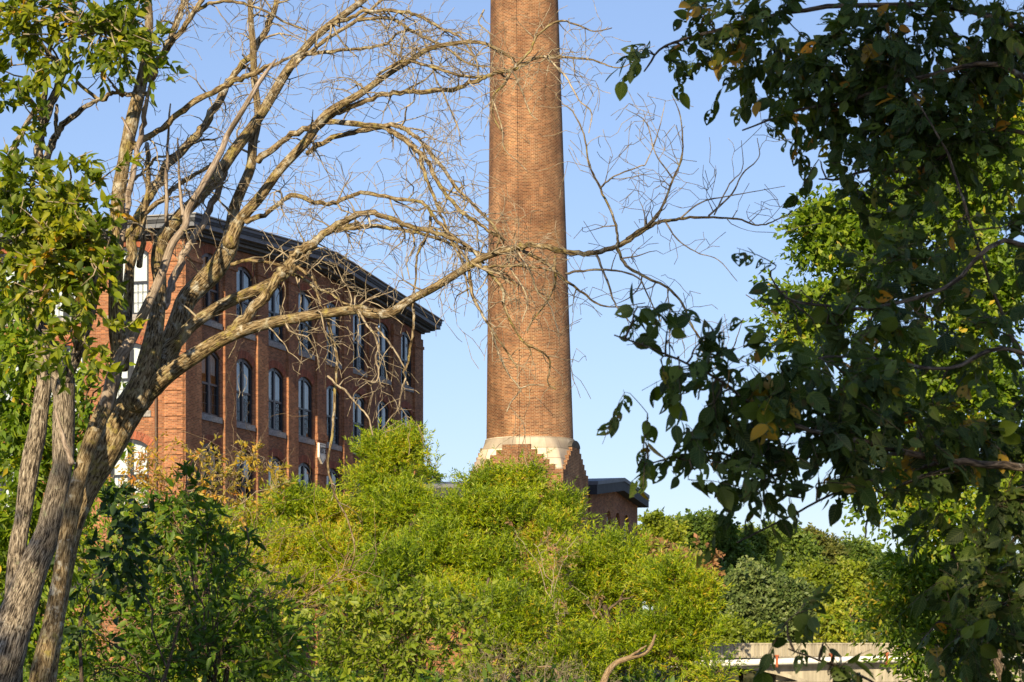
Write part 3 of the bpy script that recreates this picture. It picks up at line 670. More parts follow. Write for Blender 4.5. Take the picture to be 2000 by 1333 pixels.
# windows: one of each kind, then copies with their panes
def window_proto(w, seed, parent, sheet_m, glare_blind, fc):
    """built at its sill's left end on fc; paired sashes, two panes each, muntins, sill, arch"""
    rise = ARC; h = WH; spring = h - rise
    f = MB(); fr = 0.07; mull = 0.16; dp = 0.10; back = 0.20
    A, Nn = fc.a, fc.n
    O = np.zeros(3)
    def pt(a, z, o): return A * a + z_ * z + Nn * o
    def bar(a0, z0, a1, z1, o0=-0.06, o1=-0.15): f.box(pt(a0, z0, o0), A * (a1 - a0), Nn * (o1 - o0), z_ * (z1 - z0))
    bar(0.0, 0, fr, spring + 0.05); bar(w - fr, 0, w, spring + 0.05); bar(w / 2 - mull / 2, 0.0, w / 2 + mull / 2, h - 0.02)
    bar(0, 0, w, 0.09)
    arc = fc_arc = FL.arc(0, w, spring, rise, 9)
    for q in range(8):                          # arched head
        (x0, y0), (x1, y1) = arc[q], arc[q + 1]
        p = [pt(x0, y0 - 0.16, -0.06), pt(x1, y1 - 0.16, -0.06), pt(x1, y1 + 0.03, -0.06), pt(x0, y0 + 0.03, -0.06)]
        f.poly(p); f.poly([pt(x0, y0 - 0.16, -0.15), pt(x1, y1 - 0.16, -0.15), pt(x1, y1 - 0.16, -0.06), pt(x0, y0 - 0.16, -0.06)])
    mid = h * 0.47
    for s0 in (fr, w / 2 + mull / 2):
        s1 = s0 + w / 2 - mull / 2 - fr
        bar(s0, mid - 0.045, s1, mid + 0.045, -0.07); bar(s0, 0.08, s0 + 0.045, h - 0.25, -0.075); bar(s1 - 0.045, 0.08, s1, h - 0.25, -0.075)
    fo = f.build('window', M['frame'], parent)
    mu = MB()
    def mbar(a0, z0, a1, z1): mu.box(pt(a0, z0, -0.095), A * (a1 - a0), Nn * -0.02, z_ * (z1 - z0))
    for s0 in (fr + 0.045, w / 2 + mull / 2 + 0.045):
        s1 = s0 + w / 2 - mull / 2 - fr - 0.09
        for k in (1, 2): x = s0 + (s1 - s0) * k / 3; mbar(x - 0.008, 0.09, x + 0.008, mid)
        for k in (1, 2): mbar(s0, mid * k / 3 - 0.008 + 0.05, s1, mid * k / 3 + 0.008 + 0.05)
    kids = [('muntin', mu, M['frame'], 'stuff')]
    for s0 in (fr + 0.04, w / 2 + mull / 2 + 0.04):
        s1 = s0 + w / 2 - mull / 2 - fr - 0.08
        for z0, z1 in ((0.085, mid - 0.04), (mid + 0.04, h - 0.12)):
            p = MB(); oo = -0.115 if z0 > 1 else -0.13
            p.poly([pt(s0, z0, oo), pt(s1, z0, oo), pt(s1, z1, oo), pt(s0, z1, oo)]); kids.append(('pane', p, M['glass'], None))
        bl = MB(); r_ = [0.46, 0.52, 0.62, 0.40][seed % 4] if not glare_blind else 0.02
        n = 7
        zt, zb = h - 0.02, h * r_ if not glare_blind else 0.1
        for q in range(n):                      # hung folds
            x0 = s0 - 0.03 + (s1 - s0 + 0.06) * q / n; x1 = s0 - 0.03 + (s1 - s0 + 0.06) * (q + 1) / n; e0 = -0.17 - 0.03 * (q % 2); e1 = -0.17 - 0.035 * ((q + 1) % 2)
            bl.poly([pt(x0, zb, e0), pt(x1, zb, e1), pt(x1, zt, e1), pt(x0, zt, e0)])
        kids.append(('blind', bl, sheet_m, None))
        if not glare_blind:
            cu = MB(); x0, x1 = (s0 - 0.03, s0 + 0.30) if seed % 2 else (s1 - 0.34, s1 + 0.03)
            for q in range(5):
                a0 = x0 + (x1 - x0) * q / 5; a1 = x0 + (x1 - x0) * (q + 1) / 5
                cu.poly([pt(a0, 0.05, -0.34 - 0.06 * (q % 2)), pt(a1, 0.05, -0.34 - 0.06 * ((q + 1) % 2)), pt(a1, zb + 0.2, -0.34 - 0.06 * ((q + 1) % 2)), pt(a0, zb + 0.2, -0.34 - 0.06 * (q % 2))])
            kids.append(('curtain', cu, M['curtain'], None))
    si = MB(); si.box(pt(-0.12, -0.26, 0.07), A * (w + 0.24), Nn * -0.36, z_ * 0.258); kids.append(('sill', si, M['granite'], None))
    ar = MB(); ai = FL.arc(0, w, spring, rise, 13, 0.004); ao = FL.arc(0, w, spring, rise, 13, 0.36); L_ = 0
    for q in range(12):
        dl = math.dist(ai[q], ai[q + 1])
        p0, p1, p2, p3 = pt(*ai[q], 0.02), pt(*ai[q + 1], 0.02), pt(*ao[q + 1], 0.02), pt(*ao[q], 0.02)
        ar.poly([p0, p1, p2, p3], [(0, L_), (0, L_ + dl), (0.36, L_ + dl), (0.36, L_)])
        ar.poly([p3, p2, pt(*ao[q + 1], -0.02), pt(*ao[q], -0.02)]); ar.poly([pt(*ai[q], -0.02), pt(*ai[q + 1], -0.02), p1, p0])
        L_ += dl
    kids.append(('arch', ar, M['arch_brick'], None))
    ch = []
    for nm, mb_, mt, kd in kids:
        o = mb_.build(nm, mt, None, kd); o.parent = fo; ch.append(o)
    return fo, ch

def place_windows(fc, starts, w, protos):
    first = {}
    for j, zs in enumerate(SILLS[:3]):
        for i, a in enumerate(starts):
            k = R.randrange(len(protos)); fo, ch = protos[k]
            loc = Vector(fc.p(a, zs)) - Vector(c0)
            if k not in first: first[k] = 1; fo.location = loc; continue
            c = fo.copy(); COL.objects.link(c); c.location = loc; c.parent = mill
            for q in ch:
                e = q.copy(); COL.objects.link(e); e.parent = c; e.location = (0, 0, 0)
place_windows(FL, starts_long, WW, [window_proto(WW, s, mill, M['blind'], False, FL) for s in range(4)])
place_windows(FS, starts_side[:4], 1.8, [window_proto(1.8, s, mill, M['blind'], True, FS) for s in range(2)])  # side windows: full-height white sheets stand in for bright sky reflected in the glass

# date stone, 1873
pl = MB(); pc = 15.24
def plq(a, z, o): return FL.p(pc + a, z, PIL + o)
front = [(-0.42, 11.62), (-0.42, 10.92), (-0.22, 10.78), (0, 10.62), (0.22, 10.78), (0.42, 10.92), (0.42, 11.62)]
pl.poly([plq(a, z, 0.10) for a, z in front])
for q in range(len(front)):
    (a0, z0), (a1, z1) = front[q], front[(q + 1) % len(front)]
    pl.poly([plq(a0, z0, 0.0), plq(a1, z1, 0.0), plq(a1, z1, 0.10), plq(a0, z0, 0.10)])
plo = pl.build('date_stone', M['plaque'], mill)
tx = bpy.data.curves.new('date_numerals', 'FONT'); tx.body = '1873'; tx.size = 0.44; tx.align_x = 'CENTER'; tx.extrude = 0.006; tx.offset = 0.008
tmp = bpy.data.objects.new('numerals_curve', tx); COL.objects.link(tmp); bpy.context.view_layer.update()
nm_ = bpy.data.meshes.new_from_object(tmp.evaluated_get(bpy.context.evaluated_depsgraph_get())); bpy.data.objects.remove(tmp)
to = bpy.data.objects.new('numerals', nm_); COL.objects.link(to); nm_.materials.clear(); nm_.materials.append(M['letter']); to.parent = plo
p = plq(0, 11.13, 0.106); xa, ya, za = d_, z_, n_
to.matrix_basis = Matrix(((xa[0], ya[0], za[0], p[0]), (xa[1], ya[1], za[1], p[1]), (xa[2], ya[2], za[2], p[2]), (0, 0, 0, 1)))
b = MB()
for q in range(len(front)):                   # incised border of the stone
    (a0, z0), (a1, z1) = front[q], front[(q + 1) % len(front)]
    m0 = np.array((a0 * 0.88, 11.17 + (z0 - 11.17) * 0.88)); m1 = np.array((a1 * 0.88, 11.17 + (z1 - 11.17) * 0.88)); k0 = m0 * (0.93, 1) ; 
    i0 = np.array((a0 * 0.82, 11.17 + (z0 - 11.17) * 0.82)); i1 = np.array((a1 * 0.82, 11.17 + (z1 - 11.17) * 0.82))
    b.poly([plq(*m0, 0.104), plq(*m1, 0.104), plq(*i1, 0.104), plq(*i0, 0.104)])
b.build('border_line', M['letter'], plo)

# ------------------------------------------------------------------ the chimney
CY = 112.0; cs = CY / F
ccx = (1035 - CX) * cs; chim = thing('brick_chimney', 'tall round brick smokestack on a pale concrete collar', 'chimney', (ccx, CY, 0))
zb = CZ + (HY - 861) * cs; zt = 44.0
def stack_at(z):
    f = (z - zb) / ((HY - 0) * cs + CZ - zb)
    return ccx - 0.28 * f, (85 - 19 * f) * cs
b = MB(); NS = 96; lev = np.linspace(zb - 0.3, zt, 60)
for i in range(len(lev) - 1):
    for k in range(NS):
        q = []; uv = []
        for (zz, kk) in ((lev[i], k), (lev[i], k + 1), (lev[i + 1], k + 1), (lev[i + 1], k)):
            x, r = stack_at(zz); a = 2 * math.pi * kk / NS + math.pi / 2
            q.append((x + r * math.cos(a), CY + r * math.sin(a), zz)); uv.append((2 * math.pi * 2.1 * kk / NS, zz))
        b.poly(q, uv)
sh = b.build('shaft', M['stack_brick'], chim)
bm = bmesh.new(); bm.from_mesh(sh.data); bmesh.ops.remove_doubles(bm, verts=bm.verts, dist=0.001)
for f in bm.faces: f.smooth = True
bm.to_mesh(sh.data); bm.free()
# collar: loft from the square plinth to the round shaft, with a torus-like lip
HS = 2.37; zq = CZ + (HY - 936) * cs
def ring(kind, r, n=96):
    out = []
    for k in range(n):
        a = 2 * math.pi * k / n
        if kind == 'sq':
            c, s = math.cos(a), math.sin(a); m_ = max(abs(c), abs(s)); u, v = r * c / m_, r * s / m_
        else: u, v = r * math.cos(a), r * math.sin(a)
        out.append((u, v))
    return np.array(out)
sq = ring('sq', HS - 0.03); x0, r0 = stack_at(zb); ci = ring('ci', r0 + 0.06)
lv = [(-3.0, 0.0), (0.0, 0.0), (0.25, 0.16), (0.5, 0.36), (0.72, 0.58), (0.86, 0.78), (0.94, 0.92), (0.985, 1.0), (1.0, 1.0)]
b = MB(); rings = []
for q, f in lv:
    g = sq * (1 - f) + ci * f; zz = zq + (zb + 0.02 - zq) * q if q >= 0 else zq + q
    rings.append([np.array((x0, CY, 0)) + d_ * u + n_ * v + z_ * zz for u, v in g])
rings.append([np.array((x0, CY, 0)) + d_ * u + n_ * v + z_ * (zb + 0.02) for u, v in ring('ci', r0 - 0.05)])
for i in range(len(rings) - 1):
    for k in range(96):
        k2 = (k + 1) % 96; u0, u1 = k * 0.15, (k + 1) * 0.15; b.poly([rings[i][k2], rings[i][k], rings[i + 1][k], rings[i + 1][k2]], [(u1, rings[i][k][2]), (u0, rings[i][k][2]), (u0, rings[i + 1][k][2]), (u1, rings[i + 1][k][2])])
co = b.build('collar', M['concrete'], chim)
bm = bmesh.new(); bm.from_mesh(co.data); bmesh.ops.remove_doubles(bm, verts=bm.verts, dist=0.002); bmesh.ops.recalc_face_normals(bm, faces=bm.faces)
for f in bm.faces: f.smooth = True
bm.to_mesh(co.data); bm.free()
b = MB()                                       # brick plinth under it
pc_ = np.array((x0, CY, 0))
b.box(pc_ - d_ * HS - n_ * HS, n_ * 2 * HS, d_ * 2 * HS, z_ * (zq + 0.02), (0, 0)); b.build('plinth', M['stack_brick'], chim)
# stepped brick panels on the four faces, one part per step
steps = 6; z_top = CZ + (HY - 877) * cs
for al, ou in ((n_, -d_), (d_, n_), (-n_, d_), (-d_, -n_)):
    for k in range(steps):
        z0 = zq + 0.02 + (z_top - zq) * k / steps; h = (z_top - zq) / steps
        hw = HS * 0.985 - (HS - 0.80) * (k / (steps - 1)) ** 0.9
        hw = round(hw / 0.1025) * 0.1025
        b = MB(); b.box(pc_ - al * hw + ou * (HS + 0.004) + z_ * z0, al * 2 * hw, -ou * 0.7, z_ * h, (-hw + (0.05 if k % 2 else 0), z0)); b.build('brick_step', M['stack_brick'], chim)
# round-headed dark grey cap on the right-hand side face
b = MB(); arc = [(0.80 * math.cos(q), 0.34 * math.sin(q)) for q in np.linspace(0, math.pi, 13)]
f0 = [pc_ + n_ * (HS + 0.01) + d_ * u + z_ * (z_top + v) for u, v in arc]; f1 = [q - n_ * 0.45 for q in f0]
b.poly(f0)
for q in range(12): b.poly([f0[q], f1[q], f1[q + 1], f0[q + 1]])
b.build('cap_stone', M['dark_grey'], chim)
# joints scored in the collar: thin recessed-looking seams are real slots of dark filler
# lightning conductor down the front
pts = []
for zz in np.linspace(0, zt, 40):
    if zz > zb: x, r = stack_at(zz)
    else: x, r = x0, HS + 0.05
    ang = math.radians(-90 - 13.5); pts.append((x + (r + 0.02) * math.cos(ang), CY + (r + 0.02) * math.sin(ang), zz))
pts = [p for p in pts if p[2] > zb - 1.2 or p[2] < zq]
link('lightning_cable', tube_mesh('lightning_cable', [(np.array(pts), np.full(len(pts), 0.007))], 5), M['cable'], chim)
b = MB()
for zz in np.arange(zb + 1, zt, 1.6):
    x, r = stack_at(zz); ang = math.radians(-90 - 13.5); b.box((x + (r - 0.01) * math.cos(ang) - 0.04, CY + (r + 0.04) * math.sin(ang), zz), (0.08, 0, 0), (0, 0.05, 0), (0, 0, 0.03))
b.build('cable_clips', M['cable'], chim, 'stuff')

# ------------------------------------------------------------------ low boiler house behind the chimney
lh0 = np.array(((1152 - CX) * 122 / F, 122.0, 0)); low = thing('boiler_house', 'low dark brick outbuilding with a shallow gable roof, right behind the chimney base', 'building', lh0)
LG = Face(lh0, d_, n_); LL = 10.95; LH = CZ + (HY - 962) * 122 / F; LR = 0.55; LDEP = 14
lt = lambda a: LH + LR * (1 - abs(a - LL / 2) / (LL / 2))
ws = [3.7, 5.75, 7.8]; wz = CZ + (HY - 1062) * 126 / F
wall_with_windows(LG, LL, ws, [wz], 0.95, 1.85, lt, 'gable_wall', low, mat=M['mill_brick'], rise=0.42, thick=0.35)
b = MB()
LS = Face(lh0, -n_, -d_)
b.poly([LS.p(0, 0), LS.p(0, LH), LS.p(LDEP, LH), LS.p(LDEP, 0)], [(0, 0), (0, LH), (LDEP, LH), (LDEP, 0)])
b.poly([LG.p(LL, 0), LG.p(LL, 0, -LDEP), LG.p(LL, LH, -LDEP), LG.p(LL, LH)], [(0, 0), (LDEP, 0), (LDEP, LH), (0, LH)])
b.poly([LG.p(0, 0, -LDEP), LG.p(0, LH, -LDEP), LG.p(LL / 2, LH + LR, -LDEP), LG.p(LL, LH, -LDEP), LG.p(LL, 0, -LDEP)])
b.build('side_wall', M['mill_brick'], low)
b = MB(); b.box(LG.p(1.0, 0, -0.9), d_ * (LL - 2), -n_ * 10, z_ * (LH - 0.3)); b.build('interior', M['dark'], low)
for a in ws:
    f = MB(); f.box(LG.p(a, wz, -0.2), d_ * 0.07, -n_ * 0.06, z_ * 1.5); f.box(LG.p(a + 0.88, wz, -0.2), d_ * 0.07, -n_ * 0.06, z_ * 1.5); f.box(LG.p(a + 0.44, wz, -0.2), d_ * 0.06, -n_ * 0.06, z_ * 1.8)
    fo = f.build('window', M['pipe'], low)
    g = MB(); g.poly([LG.p(a + 0.05, wz, -0.25), LG.p(a + 0.9, wz, -0.25), LG.p(a + 0.9, wz + 1.8, -0.25), LG.p(a + 0.05, wz + 1.8, -0.25)]); g.build('pane', M['glass'], fo)
o1 = 0.55
for h in range(2):                              # fascia slabs
    a0, a1 = (-o1, LL / 2) if h == 0 else (LL / 2, LL + o1); z0 = lt(a0) - 0.1; z1 = lt(a1) - 0.1
    for zz, hh, oo, mt in ((0, 0.52, o1, 'trim'), (0.522, 0.20, o1 + 0.05, 'trim_light')):
        b = MB()
        v = lambda a, z, o: LG.p(a, z, o)
        b.poly([v(a0, z0 + zz, oo), v(a1, z1 + zz, oo), v(a1, z1 + zz + hh, oo), v(a0, z0 + zz + hh, oo)])
        b.poly([v(a0, z0 + zz, -LDEP - o1), v(a1, z1 + zz, -LDEP - o1), v(a1, z1 + zz, oo), v(a0, z0 + zz, oo)])
        b.poly([v(a0, z0 + zz + hh, oo), v(a1, z1 + zz + hh, oo), v(a1, z1 + zz + hh, -LDEP - o1), v(a0, z0 + zz + hh, -LDEP - o1)])
        e, ze = (a0, z0) if h == 0 else (a1, z1)
        b.poly([v(e, ze + zz, oo), v(e, ze + zz + hh, oo), v(e, ze + zz + hh, -LDEP - o1), v(e, ze + zz, -LDEP - o1)])
        b.build('roof' if zz else 'fascia', M[mt if h or zz else 'trim'], low)

# ------------------------------------------------------------------ bridge with its pipe
BY = 137.0; bs = BY / F
def bx(px): return (px - CX) * bs
def bz(py): return CZ + (HY - py) * bs
bridge = thing('concrete_bridge', 'pale concrete arch road bridge with a ribbed parapet over the river', 'bridge', (bx(1500), BY, -2))
b = MB()
xl, xr = bx(1290), bx(2350); n = 40
def ptop(x): return bz(1257) - 0.00022 * (x - bx(1640)) ** 2 - 0.0
for k in range(n):
    a0 = xl + (xr - xl) * k / n; a1 = xl + (xr - xl) * (k + 1) / n
    t0, t1 = ptop(a0), ptop(a1); q0, q1 = t0 - 0.86, t1 - 0.86
    b.poly([(a0, BY, q0), (a1, BY, q1), (a1, BY, t1), (a0, BY, t0)]); b.poly([(a0, BY, t0), (a1, BY, t1), (a1, BY + 0.3, t1), (a0, BY + 0.3, t0)])
    b.poly([(a0, BY + 0.3, q0), (a0, BY + 0.3, t0), (a1, BY + 0.3, t1), (a1, BY + 0.3, q1)]); b.poly([(a0, BY, q0), (a0, BY + 0.3, q0), (a1, BY + 0.3, q1), (a1, BY, q1)])
b.build('parapet', M['bridge_concrete'], bridge)
b = MB(); x = xl
while x < xr:
    t0 = ptop(x); b.box((x, BY - 0.065, t0 - 0.80), (0.11, 0, 0), (0, 0.07, 0), (0, 0, 0.72), skip=('+y',)); x += 0.215
b.build('parapet_ribs', M['bridge_concrete'], bridge, 'stuff')
b = MB()
for k in range(n):
    a0 = xl + (xr - xl) * k / n; a1 = xl + (xr - xl) * (k + 1) / n; q = ptop((a0 + a1) / 2)
    b.poly([(a0, BY - 0.09, ptop(a0) - 0.07), (a1, BY - 0.09, ptop(a1) - 0.07), (a1, BY - 0.09, ptop(a1) + 0.03), (a0, BY - 0.09, ptop(a0) + 0.03)])
    b.poly([(a0, BY - 0.09, ptop(a0) + 0.03), (a1, BY - 0.09, ptop(a1) + 0.03), (a1, BY + 0.36, ptop(a1) + 0.03), (a0, BY + 0.36, ptop(a0) + 0.03)])
    b.poly([(a0, BY - 0.09, ptop(a0) - 0.07), (a0, BY + 0.02, ptop(a0) - 0.07), (a1, BY + 0.02, ptop(a1) - 0.07), (a1, BY - 0.09, ptop(a1) - 0.07)])
b.build('coping', M['bridge_concrete'], bridge)
b = MB(); b.box((xl, BY + 0.35, bz(1262) - 1.25), (xr - xl, 0, 0), (0, 9, 0), (0, 0, 0.5)); b.build('deck', M['bridge_concrete'], bridge)
b = MB()                                       # spandrel with a low arch, set back
ac, ah = bx(1400), bx(1640) - bx(1400)
def intr(x):
    u = (x - ac) / ah; return bz(1303) - 1.9 * u * u if abs(u) < 1.25 else -3.0
xa = np.linspace(bx(1230), bx(2350), 90)
zt_ = bz(1262) - 0.80
for k in range(len(xa) - 1):
    i0, i1 = max(-3, intr(xa[k])), max(-3, intr(xa[k + 1]))
    b.poly([(xa[k], BY + 0.5, i0), (xa[k + 1], BY + 0.5, i1), (xa[k + 1], BY + 0.5, zt_ - 0.3), (xa[k], BY + 0.5, zt_ - 0.3)])
    b.poly([(xa[k], BY + 0.5, i0), (xa[k], BY + 8.6, i0), (xa[k + 1], BY + 8.6, i1), (xa[k + 1], BY + 0.5, i1)])
b.build('arch', M['bridge_concrete'], bridge)
b = MB()
for k in range(len(xa) - 1):                    # arch ring standing proud
    i0, i1 = intr(xa[k]), intr(xa[k + 1])
    if min(i0, i1) < -2.6: continue
    for (za, zc) in ((0, 0.22),):
        b.poly([(xa[k], BY + 0.3, i0 - 0.02), (xa[k + 1], BY + 0.3, i1 - 0.02), (xa[k + 1], BY + 0.3, i1 + zc), (xa[k], BY + 0.3, i0 + zc)])
        b.poly([(xa[k], BY + 0.3, i0 + zc), (xa[k + 1], BY + 0.3, i1 + zc), (xa[k + 1], BY + 0.52, i1 + zc), (xa[k], BY + 0.52, i0 + zc)])
        b.poly([(xa[k], BY + 0.3, i0 - 0.02), (xa[k], BY + 0.52, i0 - 0.02), (xa[k + 1], BY + 0.52, i1 - 0.02), (xa[k + 1], BY + 0.3, i1 - 0.02)])
b.build('arch_ring', M['bridge_concrete'], bridge)
b = MB(); b.box((bx(1520), BY + 1.2, -3), (2.7, 0, 0), (0, 6.5, 0), (0, 0, bz(1318) + 3)); b.build('pier', M['bridge_concrete'], bridge)
pipe = thing('water_pipe', 'silver water pipe slung along the side of the bridge below its parapet', 'pipe', (bx(1500), BY - 0.4, bz(1297)))
pp = [(xx, BY - 0.42, bz(1297) + 0.28 * min(1, (xx - bx(1370)) / 10.0)) for xx in np.linspace(bx(1300), bx(2300), 30)]
link('pipe_run', tube_mesh('pipe_run', [(np.array(pp), np.full(30, 0.205))], 16), M['pipe'], pipe)
for px in (1515, 1622, 1729):
    zc = bz(1297) + 0.28 * min(1, (bx(px) - bx(1370)) / 10.0)
    b = MB(); X = bx(px)
    b.box((X - 0.07, BY - 0.65, zc - 0.30), (0.14, 0, 0), (0, 0.03, 0), (0, 0, 0.62)); b.box((X - 0.12, BY - 0.67, zc + 0.33), (0.24, 0, 0), (0, 0.7, 0), (0, 0, 0.09)); b.box((X - 0.07, BY - 0.65, zc - 0.33), (0.14, 0, 0), (0, 0.5, 0), (0, 0, 0.05))
    b.build('hanger_strap', M['rust'], pipe)
    q = np.array([(X - 0.45 + 0.01 * (px == 1622) * 90, BY - 0.42, zc), (X - 0.30 + 0.01 * (px == 1622) * 90, BY - 0.42, zc)])
    link('coupling', tube_mesh('coupling', [(q, np.array((0.245, 0.245)))], 16), M['trim_light'], pipe)
# ------------------------------------------------------------------ VEGETATION
# ---- the bare tree: limbs read off the photograph, each given its own depth
def limb_pts(tr, D0, D1, wig=0.0):
    n = len(tr); q = np.array([(t_[0], t_[1]) for t_ in tr], float)
    s = np.concatenate([[0], np.cumsum(np.linalg.norm(np.diff(q, axis=0), axis=1))]); s /= s[-1]
    D = D0 + (D1 - D0) * s + (rng.normal(size=n) * wig if wig else 0)
    pts = np.array([P(x, y, d) for (x, y), d in zip(q, D)])
    return pts
def limb(tr, w0, w1, D0, D1, wig=0.03, sub=5, ws=None, gnarl=1.0):
    p = limb_pts(tr, D0, D1, wig)
    if ws is None: w = np.linspace(w0, w1, len(tr))
    else: w = np.array(ws, float)
    r = w * np.linspace(D0, D1, len(tr)) / F / 2
    pp = catmull(p, sub); rr = np.interp(np.arange(len(pp)) / sub, np.arange(len(tr)), r)
    thin = rr.max() < 0.06
    rr = rr * (1 + gnarl * rng.normal(size=len(pp)) * (0.06 if thin else 0.02))
    if thin: pp[1:-1] += rng.normal(size=(len(pp) - 2, 3)) * rr[1:-1, None] * 0.22 * gnarl
    a = unit(pp[0] - pp[1]); e = unit(pp[-1] - pp[-2])
    pp = np.vstack([pp[0] + a * rr[0] * 0.6, pp[0] + a * rr[0] * 0.4, pp, pp[-1] + e * rr[-1] * 0.7]); rr = np.concatenate([[rr[0] * 0.05, rr[0] * 0.75], rr, [rr[-1] * 0.1]])
    return pp, rr

def twig(start, d, length, r, level, grav, out, crook=0.33, up=0.0):
    seg = 0.06 + 0.012 * (3 - level); seg = max(seg, length / 26); n = max(3, int(length / seg)); p = [np.array(start, float)]; d = unit(np.array(d, float)); rs = [r]
    for i in range(n):
        d = unit(d + rng.normal(size=3) * crook + np.array((0, 0, -grav * (i / n) + up * 0.2)))
        p.append(p[-1] + d * seg * rng.uniform(0.7, 1.3)); rs.append(max(0.0024, r * (1 - 0.72 * (i + 1) / n)))
    out.append((np.array(p), np.array(rs)))
    if level > 0:
        k = rng.poisson(length / (0.105 if level == 1 else 0.15))
        for _ in range(k):
            i = rng.integers(max(1, int(n * 0.12)), n + 1); dd = unit(p[i] - p[i - 1])
            s = unit(np.cross(dd, rng.normal(size=3))); nd = unit(dd * rng.uniform(0.25, 0.9) + s)
            twig(p[i], nd, length * rng.uniform(0.18, 0.5) + 0.05, rs[min(i, len(rs) - 1)] * 0.7, level - 1, grav, out, crook, up)

DT = P(60, 1639, 20.2); DT[2] = 0
dead = thing('bare_tree', 'large leafless tree with many crooked lichened limbs arching right across the chimney', 'tree', DT)
TR = []      # (trace, w0, w1, D0, D1, twig density, twig length, start fraction, gravity)
def L(tr, w0, w1, D0, D1, dn=1.0, tl=0.6, f0=0.3, g=0.15, ws=None, mat='dead_bark', up=0.0):
    TR.append((tr, w0, w1, D0, D1, dn, tl, f0, g, ws, mat, up))
# main stems (front stem, leaning stem)
L([(40, 1639), (64, 1420), (77, 1333), (90, 1270), (103, 1216), (117, 1129), (132, 1041), (150, 954), (168, 890), (190, 829), (210, 783), (224, 735), (228, 690), (225, 643), (226, 556), (228, 468), (231, 385), (242, 315), (256, 245), (273, 175), (284, 122), (291, 52), (287, -10), (285, -60)], 46, 14, 19.4, 19.9, .6, .7, .6, ws=[58, 46, 43, 40, 36, 31, 31, 30, 31, 30, 29, 27, 25, 26, 27, 28, 27, 25, 27, 23, 20, 17, 16, 14])
L([(60, 1639), (92, 1330), (114, 1190), (132, 1090), (146, 1025), (166, 968), (188, 922), (210, 880), (238, 820), (272, 770), (303, 725), (330, 680), (350, 625), (368, 580), (420, 527), (448, 478), (452, 441), (459, 403), (473, 368), (490, 326), (494, 280), (504, 228), (497, 158), (494, 88), (490, 35), (488, -40)], 90, 9, 20.45, 21.2, .8, .6, .62, ws=[44, 36, 32, 32, 36, 42, 50, 56, 62, 64, 56, 46, 41, 40, 40, 36, 24, 22, 21, 20, 18, 15, 14, 13, 11, 10])
# low long right-hand limb
L([(268, 790), (300, 755), (336, 724), (385, 692), (438, 661), (508, 636), (595, 619), (700, 605), (720, 612), (762, 612), (800, 587), (846, 563), (892, 535), (937, 507), (976, 493), (1014, 486)], 44, 12, 20.2, 19.2, 1.0, .7, .3, .25, ws=[34, 40, 35, 30, 26, 22, 20, 18, 20, 19, 17, 16, 15, 14, 12, 12])
L([(976, 493), (1018, 482), (1053, 480), (1098, 491), (1151, 496), (1203, 482), (1245, 458), (1280, 437), (1310, 431), (1340, 426), (1383, 425), (1440, 428), (1475, 440), (1500, 437), (1525, 426), (1549, 417)], 12, 2, 19.2, 18.5, .55, .42, .1, .05, ws=[11, 11, 11, 11, 11, 10, 9, 7, 6, 5.5, 5, 4, 3.4, 3, 2.4, 1.6], up=.25)
L([(1014, 486), (1035, 498), (1070, 517), (1105, 548), (1140, 573), (1168, 594), (1200, 600), (1260, 592)], 9, 2, 19.2, 18.9, .9, .5, .1, .5)
L([(1203, 482), (1224, 520), (1263, 542), (1305, 563), (1333, 594), (1347, 629), (1370, 664), (1398, 685), (1419, 692), (1433, 678), (1440, 657), (1452, 622)], 7, 1.6, 18.8, 18.4, .6, .4, .1, .35)
L([(1105, 535), (1140, 529), (1193, 528), (1245, 542), (1263, 573), (1280, 608), (1291, 629)], 5, 2, 18.9, 18.5, .9, .4, .1, .6)
L([(1165, 498), (1186, 549), (1200, 591), (1224, 622), (1242, 643)], 5, 2, 19, 18.7, .9, .4, .1, .6)
L([(1203, 482), (1207, 467), (1196, 420), (1172, 368), (1151, 322), (1140, 263), (1118, 218), (1098, 203)], 6, 2, 18.8, 18.4, .5, .4, .2, 0)
L([(1172, 368), (1200, 345), (1250, 325), (1262, 318), (1285, 260), (1297, 210)], 4, 1.5, 18.6, 18.2, .6, .35, .1, 0, up=.2)
L([(1224, 467), (1277, 431), (1301, 385), (1315, 350), (1333, 301), (1329, 228), (1312, 186)], 7, 1.6, 18.7, 18.2, .7, .35, .2, 0, up=.2)
L([(1315, 350), (1280, 300), (1262, 240), (1222, 213)], 3.5, 1.3, 18.5, 18.1, .7, .3, .1, 0, up=.2)
L([(1384, 422), (1430, 378), (1450, 340), (1482, 308), (1479, 270)], 4, 1.5, 18.5, 18.1, .7, .3, .1, 0, up=.2)
L([(1330, 426), (1370, 395), (1415, 385), (1470, 375), (1533, 364)], 3.5, 1.2, 18.5, 18.2, .6, .3, .1, 0, up=.1)
L([(1395, 420), (1425, 360), (1450, 330), (1448, 275)], 3, 1.2, 18.5, 18.4, .6, .3, .1, 0, up=.2)
L([(1300, 434), (1325, 470), (1365, 495), (1403, 508), (1440, 550)], 3.5, 1.2, 18.5, 18.4, .6, .3, .1, .3)
